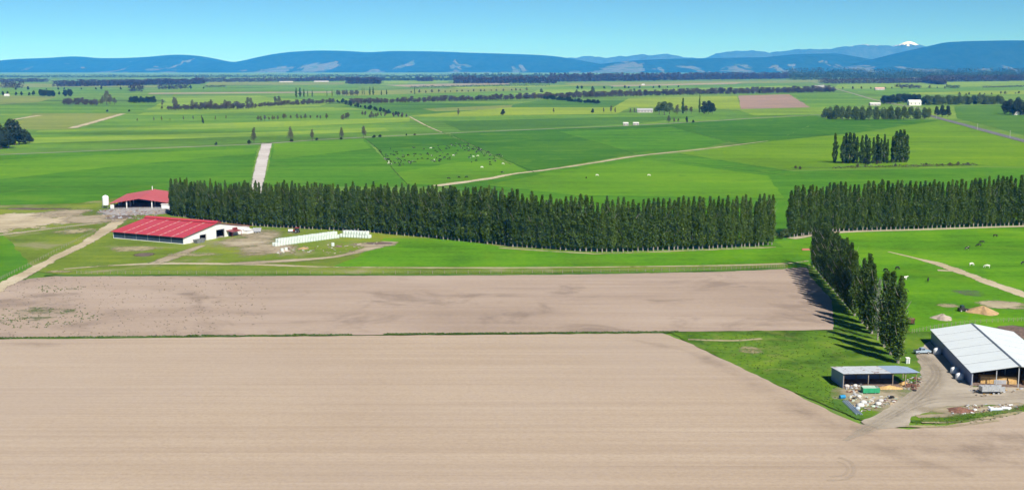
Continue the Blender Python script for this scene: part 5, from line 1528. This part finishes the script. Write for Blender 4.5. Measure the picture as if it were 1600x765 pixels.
rubble('debris', [(1408,598),(1438,588),(1442,602),(1430,612),(1410,610)], 45, [wood_m, rust_m, grey_p, stone_m, black_m], 'scrap round the open right end of the shed', 23)
rubble('debris', [(1484,636),(1530,633),(1596,632),(1596,641),(1520,648),(1484,648)], 80, [rust_m, brown_m, stone_m, white_p, grey_p], 'rubble and plastic litter on the bank below the gravel yard', 24, 0.12, 0.55)
rubble('debris', [(1520,602),(1545,604),(1560,612),(1600,606),(1600,612),(1530,622),(1512,610)], 60, [wood_m, straw, grey_p, stone_m], 'litter and spilled straw before the hay barn', 25, 0.12, 0.5)
rubble('debris', [(150,330),(180,326),(250,331),(240,342),(170,345)], 160, [grey_p, stone_m, wood_m, rust_m], 'litter and rails on the yard before the open red-roofed shed', 26, 0.3, 1.1)
rubble('debris', [(425,390),(460,386),(540,382),(590,380),(560,396),(430,400)], 90, [stone_m, brown_m, sack_m, wood_m], 'rubble and torn wrap before the wrapped bales', 27, 0.25, 0.8)
# small implements at the right end of the open shed
t = thing('disc_harrow', G(1424, 606.5), 0.2, 'dark rusty harrow standing at the open right end of the shed', 'harrow')
MB().box(-1.4, -0.08, 1.0, 1.4, 0.08, 1.16).box(-1.4, 0.9, 1.0, 1.4, 1.06, 1.16).box(-0.1, -1.2, 1.0, 0.1, 0.9, 1.12).build('frame', rust_m, t)
for k in range(7):
    MB().tube([(-1.2 + k*0.4, -0.02, 0.7), (-1.2 + k*0.4, 0.04, 0.7)], 0.34, 12).build('disc', rust_m, t)
    MB().tube([(-1.2 + k*0.4, 0.98, 0.7), (-1.2 + k*0.4, 1.02, 0.7)], 0.34, 12).build('disc', rust_m, t)
# plastic sheet rolls on the bank at the right
for k, (x, y, L_, lab) in enumerate([(1556, 643, 3.2, 'long bluish-white plastic roll on the bank, left of two'), (1572, 641, 2.2, 'short white plastic roll on the bank, right of two')]):
    o = MB().tube([(-L_/2, 0, 0.35), (L_/2, 0, 0.35)], 0.36, 12).tube([(-L_/2 - 0.1, 0, 0.35), (L_/2 + 0.1, 0, 0.35)], 0.12, 8).build('plastic_roll', white_p if k else simple_mat('bluish_film', (0.5, 0.58, 0.68), 0.4))
    p = G(x, y); o.location = (p.x, p.y, 0.33); o.rotation_euler = (0, 0, 0.15 - 0.3*k); tag(o, lab, 'roll', 'plastic rolls on the bank')
sack(G(1523, 643), 0.55, 'small pale sack between scrap heap and plastic rolls on the bank', 0.5)
# dark excavator-like loader by the sand
t = thing('wheel_loader', G(1504, 487), math.radians(10), 'small dark loader standing in the ditch left of the orange sand pile', 'loader')
MB().prism([(-1.6, 0.7), (1.2, 0.7), (1.3, 1.3), (0.4, 1.5), (-1.6, 1.5)], -0.7, 0.7).build('body', black_m, t)
MB().prism([(-0.9, 1.5), (0.4, 1.5), (0.3, 2.4), (-0.8, 2.4)], -0.6, 0.6).build('cab', glass_m, t)
MB().box(1.9, -0.9, 0.35, 2.6, 0.9, 1.0).build('bucket', rust_m, t)
for s_ in (-0.5, 0.5): MB().tube([(0.6, s_, 1.3), (1.5, s_, 1.2), (2.0, s_, 0.8)], 0.08, 6).build('arm', black_m, t)
for x in (-1.0, 0.9):
    for y in (-0.75, 0.75): wheel_part(t, x, y, 0.55, 0.52, 0.35)
# rust-red box behind the near row
t = thing('red_trough', G(1259, 391.5), 0.1, 'small faded red feed trough on the grass left of the near row top', 'trough')
MB().box(-1.9, -0.6, 0.3, 1.9, 0.6, 0.45).box(-1.9, -0.6, 0.45, -1.8, 0.6, 1.0).box(1.8, -0.6, 0.45, 1.9, 0.6, 1.0).box(-1.8, -0.6, 0.45, 1.8, -0.5, 1.0).box(-1.8, 0.5, 0.45, 1.8, 0.6, 1.0).build('tub', simple_mat('faded_red', (0.45, 0.16, 0.12), 0.6), t)
for x in (-1.7, 1.7): MB().box(x - 0.08, -0.5, 0, x + 0.08, 0.5, 0.3).build('leg', galv, t)
t = thing('feed_wagon', G(1424, 507), 1.2, 'rusty brown feed wagon right of the nearest poplars', 'wagon')
MB().add([(-1.5,-0.9,0.8),(1.5,-0.9,0.8),(1.5,0.9,0.8),(-1.5,0.9,0.8),(-1.8,-1.1,2.0),(1.8,-1.1,2.0),(1.8,1.1,2.0),(-1.8,1.1,2.0)], [(0,3,2,1),(0,1,5,4),(1,2,6,5),(2,3,7,6),(3,0,4,7)]).build('body', rust_m, t)
for y in (-0.9, 0.9): wheel_part(t, 0, y, 0.6, 0.5, 0.25)
MB().tube([(1.5, 0, 0.8), (2.9, 0, 0.6)], 0.07, 6).build('drawbar', black_m, t)

# ---- wrapped silage bales
def bale_mesh(k):
    r = random.Random(k)
    m = MB(); m.lathe([(0.50, 0.0), (0.60, 0.05), (0.64, 0.3), (0.63, 0.9), (0.58, 1.15), (0.48, 1.20)], 12)
    return m.mesh('wrapped_bale', wrap_m, False)
BM = bale_mesh(1)
def bale(p, z, label, grp):
    o = link('wrapped_bale', BM)
    o.location = (p.x, p.y, z); o.rotation_euler = (0, 0, TR.uniform(0, 6.28)); s = TR.uniform(1.22, 1.33); o.scale = (s, s, s * 1.12)
    return tag(o, label, 'bale', grp)
def bale_line(a, b, n, ranks, label, grp):
    A_, B_ = G(*a), G(*b); d = (B_ - A_); nr = Vector((-d.y, d.x, 0)).normalized()
    for i in range(n):
        for k in range(ranks):
            p = A_ + d * (i / (n - 1)) + nr * k * 1.62
            bale(p, 0.30, label.replace(' near the barn yard', '') + ', bottom tier', grp)
            if 0 < i < n - 1: bale(p + d * (0.2 / n), 0.30 + 1.68, label.replace(' near the barn yard', '') + ', upper tier', grp)
bale_line((431, 385.5), (528, 372.5), 24, 2, 'white wrapped bale in the long slanting stack near the barn yard', 'long stack of wrapped bales')
bale_line((533, 371), (576, 373.0), 11, 2, 'white wrapped bale in the short stack beside the belt', 'short stack of wrapped bales')
for k, (x, y, lab) in enumerate([(447, 393, 'loose torn white bale lying before the long stack, left'), (441, 394, 'loose white bale farthest left before the long stack'), (520, 385.5, 'single white bale on the grass before the short stack')]):
    bale(G(x, y), 0.30, lab, 'loose wrapped bales')
mound('soil_heap', G(444, 393), 3.0, 3.2, 0.9, stone_m, 'small pale rubble heap before the near end of the long bale stack', 'heap', 15)
mound('soil_heap', G(474, 389), 2.6, 3.0, 0.7, sand_m, 'low orange-brown earth heap before the long bale stack', 'heap', 16)
mound('soil_heap', G(529, 386), 2.2, 2.0, 0.7, brown_m, 'dark earth heap beside the single bale', 'heap', 17)

def tractor(loc, rz, paint, label):
    t = thing('tractor', loc, rz, label, 'tractor')
    MB().prism([(-0.6, 0.8), (2.0, 0.8), (2.05, 1.5), (0.6, 1.65), (-0.6, 1.6)], -0.4, 0.4).build('bonnet', paint, t)
    c = MB().prism([(-1.3, 1.3), (0.5, 1.3), (0.35, 2.6), (-1.2, 2.6)], -0.7, 0.7).build('cab', glass_m, t)
    MB().box(-1.4, -0.8, 2.6, 0.5, 0.8, 2.75).build('cab_roof', paint, c)
    MB().tube([(1.1, 0.25, 1.55), (1.1, 0.25, 2.5)], 0.06, 6).build('exhaust', black_m, t)
    for y in (-0.95, 0.95):
        wheel_part(t, -0.7, y, 0.85, 0.85, 0.45); wheel_part(t, 1.6, y*0.85, 0.5, 0.5, 0.32)
    t.location.z = 0.3
    return t
tractor(G(463, 364.5), 2.6, redpaint, 'red tractor parked at the foot of the belt behind the long bale stack')
t = thing('water_trailer', G(454, 363.5), 0.3, 'small white tank trailer left of the red tractor', 'trailer')
MB().tube([(-1.2, 0, 1.2), (1.2, 0, 1.2)], 0.65, 14).build('tank', white_p, t)
MB().box(-1.4, -0.6, 0.5, 1.4, 0.6, 0.6).build('chassis', black_m, t)
for y in (-0.65, 0.65): wheel_part(t, 0, y, 0.62, 0.36, 0.2)
t = thing('feed_wagon', G(402, 364), 0.2, 'grey feed wagon by the back corner of the red barn', 'wagon')
MB().add([(-1.8,-1,0.8),(1.8,-1,0.8),(1.8,1,0.8),(-1.8,1,0.8),(-2.2,-1.2,2.6),(2.2,-1.2,2.6),(2.2,1.2,2.6),(-2.2,1.2,2.6)], [(0,3,2,1),(0,1,5,4),(1,2,6,5),(2,3,7,6),(3,0,4,7)]).build('body', grey_p, t)
for x in (-0.8, 0.8):
    for y in (-1, 1): wheel_part(t, x, y, 0.6, 0.5, 0.3)

# ---- far houses and sheds
def house(px, py, wm, dm, eave, rise, wallm, roofm, label, rz=0.0, nwin=3):
    t = thing('farm_building', G(px, py), rz, label, 'building', 'far farm buildings')
    MB().box(-wm/2, 0, 0, wm/2, dm, eave).build('wall', wallm, t)
    MB().prism([(-0.5, eave), (dm + 0.5, eave), (dm/2, eave + rise)], -wm/2 - 0.5, wm/2 + 0.5)
    m = MB()
    for s_ in (0, 1):
        ya, yb = (-0.6, dm/2) if s_ == 0 else (dm/2, dm + 0.6)
        za, zb = (eave - 0.1, eave + rise) if s_ == 0 else (eave + rise, eave - 0.1)
        m.slab([(-wm/2 - 0.5, ya, za + 0.15), (wm/2 + 0.5, ya, za + 0.15), (wm/2 + 0.5, yb, zb + 0.15), (-wm/2 - 0.5, yb, zb + 0.15)], 0.12)
    m.build('roof', roofm, t)
    for x in (-wm/2, wm/2 - 0.15):
        MB().add([(x, 0.02, eave), (x, dm - 0.02, eave), (x, dm/2, eave + rise), (x + 0.15, 0.02, eave), (x + 0.15, dm - 0.02, eave), (x + 0.15, dm/2, eave + rise)], [(0,1,2),(3,5,4),(0,3,4,1),(1,4,5,2),(2,5,3,0)]).build('gable', wallm, t)
    for k in range(nwin):
        x = -wm/2 + wm * (k + 0.5) / nwin
        MB().box(x - 0.8, -0.06, eave*0.35, x + 0.8, -0.02, eave*0.75).build('window', glass_m, t)
    return t
wr, gr = white_w, simple_mat('grey_roof', (0.35, 0.36, 0.38), 0.5)
wr2 = simple_mat('white_roof', (0.62, 0.62, 0.60), 0.5)
pw = simple_mat('dull_wall', (0.42, 0.40, 0.40), 0.8)
house(1368, 165, 24, 12, 4, 3, pw, wr2, 'white-roofed shed left of the white houses behind the leafy belt', 0.05)
house(1430, 165, 28, 16, 8, 5, white_c, wr2, 'larger white house behind the right half of the leafy belt')
house(1449, 162, 20, 14, 8, 4, white_c, wr2, 'smaller white house right of and behind the larger one', 0.1)
house(1375, 141, 36, 16, 6, 5, pw, skylight, 'long pale farm building in the far field left of the right belt')
house(1595, 180, 24, 12, 5, 3, white_c, wr2, 'white-roofed house at the right edge before the dark clump')
house(1008, 176, 30, 14, 4.5, 3.5, pw, gr, 'pale farmhouse with grey roof left of the round grey-green tree', 0.02, 5)
house(978, 196, 7, 6, 2.8, 1.8, pw, wr2, 'small white hut on the lane, left of a pair', 0.05, 2)
house(994, 195.5, 8, 6, 2.6, 1.6, pw, wr2, 'small white hut on the lane, right of a pair', 0.05, 2)
house(1281, 137.5, 45, 20, 6, 5, pw, gr, 'pale farm roofs by the far road at the brown hedge end')
house(847, 128.5, 36, 30, 18, 8, white_c, wr2, 'white block standing before the dark wood right of the big hill')
house(447, 129, 80, 20, 4, 3, pw, wr2, 'long white greenhouse below the big hill, left of two', 0, 5)
house(502, 128.5, 90, 20, 4.5, 3, pw, wr2, 'long white greenhouse below the big hill, right of two', 0, 5)
house(10, 150.5, 14, 10, 4, 3, white_c, wr2, 'tiny white house at the left edge below the far line of trees')
house(1005, 133.5, 14, 10, 4, 3, white_c, wr2, 'tiny white house alone in the far fields right of centre')
house(1360, 119.5, 120, 30, 10, 6, white_c, wr2, 'long white shed in the wooded country below the right hill', 0, 5)
house(1430, 123.5, 60, 30, 8, 6, white_c, wr2, 'pale shed at the edge of the woods below the right hill', 0, 4)

# fences
def fence(pix, n, lab):
    A_ = [G(*p) for p in pix]
    t = thing('fence', A_[0], 0, lab, 'fence', 'wire fences')
    pts = [p - A_[0] for p in smooth_line(A_, max(2, n // (len(A_) - 1)))]
    pm = MB().tube([(0, 0, 0.0), (0, 0, 1.55)], [0.11, 0.09], 6).mesh('post', wood_m)
    for p in pts:
        o = link('post', pm, t); o.location = p
    for z in (0.75, 1.1, 1.4): MB().tube([(p.x, p.y, z) for p in pts], 0.012, 4).build('wire', galv, t)
fence([(0, 369.5), (60, 362), (110, 356), (150, 351)], 45, 'wire fence along the track at the left edge above the green corner field')
fence([(0, 438), (60, 408), (120, 377), (150, 362)], 50, 'wire fence along the upper side of the cream farm track at left')
fence([(120, 428), (400, 428.5), (800, 427.3), (1100, 422.8), (1226, 418)], 90, 'long wire fence along the top edge of the upper ploughed field')
fence([(1345, 486), (1380, 522), (1412, 556)], 26, 'wire fence along the right side of the near slanting poplars')
fence([(1425, 521), (1500, 508), (1600, 502)], 26, 'wire fence behind the hay barn below the gravel pile')
fence([(1480, 190), (1540, 207), (1610, 226)], 40, 'wire fence along the near side of the asphalt road')
# power poles
for k, (x, y, h_, lab) in enumerate([(1527, 203.5, 9.5, 'power pole on the asphalt road, in front of the bend'), (1463, 186, 9, 'power pole at the asphalt road bend beside the dark trees'), (1578, 216, 9.5, 'power pole on the asphalt road nearest the right edge')]):
    t = thing('power_pole', G(x, y), 0.4, lab, 'pole', 'power poles along the road')
    MB().tube([(0, 0, 0), (0, 0, h_)], [0.22, 0.14], 8).build('post', simple_mat('pole_concrete', (0.5, 0.48, 0.45), 0.9) if k == 0 else MATS['pole_concrete'], t)
    MB().box(-1.2, -0.08, h_ - 0.7, 1.2, 0.08, h_ - 0.55).build('crossarm', wood_m, t)
    for xx in (-1.0, 0, 1.0): MB().lathe([(0.07, h_ - 0.55), (0.09, h_ - 0.4), (0.03, h_ - 0.3)], 8, (xx, 0, 0)).build('insulator', white_p, t)

# ------------------------------------------------------------------ cattle
def cow_mesh(graze, seed):
    """one continuous body grown over a skeleton"""
    E_ = []; V_ = []; R_ = []
    def v(p, rx, ry=None): V_.append(p); R_.append((rx, ry or rx)); return len(V_) - 1
    rump = v((-0.85, 0, 1.18), 0.30, 0.30); mid = v((-0.25, 0, 1.08), 0.40, 0.40); mid2 = v((0.25, 0, 1.08), 0.40, 0.38); sh = v((0.70, 0, 1.18), 0.30, 0.33)
    E_ += [(rump, mid), (mid, mid2), (mid2, sh)]
    if graze:
        n1 = v((1.0, 0, 0.98), 0.19); n2 = v((1.22, 0.02, 0.60), 0.14); hd = v((1.34, 0.03, 0.34), 0.13); mz_ = v((1.40, 0.03, 0.08), 0.085)
    else:
        n1 = v((1.0, 0, 1.34), 0.19); n2 = v((1.22, 0.04, 1.52), 0.14); hd = v((1.42, 0.06, 1.52), 0.14); mz_ = v((1.68, 0.08, 1.36), 0.085)
    E_ += [(sh, n1), (n1, n2), (n2, hd), (hd, mz_)]
    for s_ in (-1, 1):
        e = v((V_[hd][0] - 0.06, V_[hd][1] + s_*0.24, V_[hd][2] + 0.08), 0.05, 0.03); E_.append((hd, e))
        a = v((0.68, s_*0.20, 0.78), 0.13); b = v((0.70, s_*0.20, 0.42), 0.075); c = v((0.68 + 0.05*s_, s_*0.20, 0.04), 0.06)
        E_ += [(sh, a), (a, b), (b, c)]
        a = v((-0.80, s_*0.21, 0.84), 0.17); b = v((-0.98, s_*0.21, 0.50), 0.085); c = v((-0.88 + 0.06*s_, s_*0.21, 0.04), 0.06)
        E_ += [(rump, a), (a, b), (b, c)]
    t1 = v((-1.10, 0, 1.22), 0.06); t2 = v((-1.20, 0, 0.75), 0.035); E_ += [(rump, t1), (t1, t2)]
    me = bpy.data.meshes.new('cow_skeleton'); me.from_pydata(V_, E_, [])
    o = bpy.data.objects.new('cow_skeleton', me); COL.objects.link(o)
    md = o.modifiers.new('s', 'SKIN'); 
    if not me.skin_vertices: me.attributes.get('x')
    lay = me.skin_vertices[0].data if me.skin_vertices else None
    if lay is None:
        bm = bmesh.new(); bm.from_mesh(me); bm.verts.layers.skin.verify(); bm.to_mesh(me); bm.free(); lay = me.skin_vertices[0].data
    for i, r_ in enumerate(R_): lay[i].radius = r_; lay[i].use_root = (i == 0)
    md.use_smooth_shade = True
    s2 = o.modifiers.new('u', 'SUBSURF'); s2.levels = 1; s2.render_levels = 1
    dg = bpy.context.evaluated_depsgraph_get()
    out = bpy.data.meshes.new_from_object(o.evaluated_get(dg))
    bpy.data.objects.remove(o); bpy.data.meshes.remove(me)
    return out
def cow_mat(name, a, b, thr):
    m, t, bs = new_mat(name, 0.8, 0.15)
    tc = N(t, 'ShaderNodeTexCoord'); oi = N(t, 'ShaderNodeObjectInfo')
    mp = N(t, 'ShaderNodeVectorMath', operation='ADD')
    t.links.new(tc.outputs['Object'], mp.inputs[0])
    cb_ = N(t, 'ShaderNodeCombineXYZ'); t.links.new(mth(t, 'MULTIPLY', oi.outputs['Random'], 50.0), cb_.inputs[0])
    t.links.new(cb_.outputs[0], mp.inputs[1])
    n = noise_node(t, mp.outputs[0], 1.3, 2, 0.5)
    t.links.new(mixc(t, maprange(t, n, thr, thr + 0.03), a, b), bs.inputs['Base Color'])
    return m
CM = [cow_mat('black_hide', (0.018, 0.016, 0.015), (0.7, 0.68, 0.64), 0.66), cow_mat('pied_hide', (0.018, 0.016, 0.015), (0.7, 0.68, 0.64), 0.54), cow_mat('white_hide', (0.45, 0.35, 0.24), (0.75, 0.73, 0.68), 0.34)]
COWS = []
for gz in (True, False):
    base_ = cow_mesh(gz, 1)
    for mt in CM:
        me = base_.copy(); me.name = 'cow'; me.materials.clear(); me.materials.append(mt); COWS.append(me)
CR = random.Random(5)
def cow(p, kind, label, grp, rz=None, s=1.0, graze=None):
    gz = CR.random() < 0.7 if graze is None else graze
    o = link('cow', COWS[(0 if gz else 3) + kind])
    o.location = (p.x, p.y, 0.24); o.rotation_euler = (0, 0, CR.uniform(0, 6.28) if rz is None else rz); o.scale = (s, s, s)
    return tag(o, label, 'cow', grp)
herd = scatter([(592,234),(640,231),(735,226),(790,246),(775,257),(720,246),(700,254),(618,262),(600,254)], 125, 77) + scatter([(600,248),(660,254),(612,262)], 18, 78) + scatter([(700,226),(735,225),(770,245),(735,243)], 22, 79)
KN = ['black cow in the dense herd grazing the paddock beyond the long belt', 'black and white cow in the dense herd grazing the paddock beyond the long belt', 'whitish cow in the dense herd grazing the paddock beyond the long belt']
for p in herd:
    k = CR.choices([0, 1, 2], [0.91, 0.05, 0.04])[0]
    cow(p, k, KN[k], 'herd in the paddock', s=1.0)
for x, y, k, lab in [(701,280.5,0,'black cow below the herd near the dirt track, left of three'),(717,279,0,'black cow below the herd near the dirt track, middle of three'),(729,278.5,0,'black cow below the herd near the dirt track, right of three'),
        (785,271.5,0,'black cow by the bend of the dirt track'),(753,263,2,'whitish cow at the lower right of the herd'),(786,257.5,2,'whitish cow farthest right of the herd'),(766,259,0,'black cow between the two whitish ones right of the herd'),(737,255,0,'black cow just below the right part of the herd'),(744,252.5,0,'black cow below the herd, second from the lower group')]:
    cow(G(x, y), k, lab, 'herd in the paddock', s=1.1)
for x, y, k, r_, gz, lab in [(1511,391,1,0.3,False,'big black and white cow standing in the right pasture'),(1534,381,0,2.9,True,'black cow right of and beyond the big pied one'),(1529,386,0,3.0,True,'black cow just right of the big pied one'),(1555,371,0,0.2,True,'black cow farthest up the right pasture'),
        (1518,416,2,0.4,True,'white cow below the black ones, left of two'),(1542,419,2,2.8,True,'white cow below the black ones, right of two'),(1450,441,0,1.2,False,'black cow standing alone right of the near row'),(1413,438,2,0.1,False,'white cow close to the near poplars'),(1402,422,0,0.5,True,'dark cow beyond the near row top'),(1384,425,0,2,True,'dark cow just right of the near row tops'),
        (1599,414,0,0.2,True,'black cow at the right edge of the pasture'),(933,275.5,2,0.2,True,'white cow lying far out beyond the long belt, left of two'),(1014,275.5,2,0.2,True,'white cow far out beyond the long belt, right of two'),(916,279.5,0,1.2,True,'black cow beyond the long belt near the white ones')]:
    cow(G(x, y), k, lab, 'scattered cattle', r_, 1.05, gz)

# ------------------------------------------------------------------ the air
hm = bpy.data.meshes.new('haze')
X0, X1, Y0, Y1, Z0_, Z1_ = -24000, 24000, -2200, 42000, -4.0, 1010.0
b_ = MB().box(X0, Y0, Z0_, X1, Y1, Z1_)
hm = b_.mesh('haze', [])
for m_ in list(hm.materials): pass
ho = link('haze', hm); tag(ho, kind='stuff')
ho['label'] = 'thin blue haze over the whole plain'
am = bpy.data.materials.new('haze'); am.use_nodes = True
t = am.node_tree; t.nodes.clear()
out = N(t, 'ShaderNodeOutputMaterial'); pv = N(t, 'ShaderNodeVolumePrincipled')
pv.inputs['Color'].default_value = (0.02, 0.27, 1.0, 1)
pv.inputs['Absorption Color'].default_value = (1, 1, 1, 1)
pv.inputs['Density'].default_value = 3.7e-5
pv.inputs['Anisotropy'].default_value = -0.3
t.links.new(pv.outputs[0], out.inputs['Volume'])
hm.materials.clear(); hm.materials.append(am)
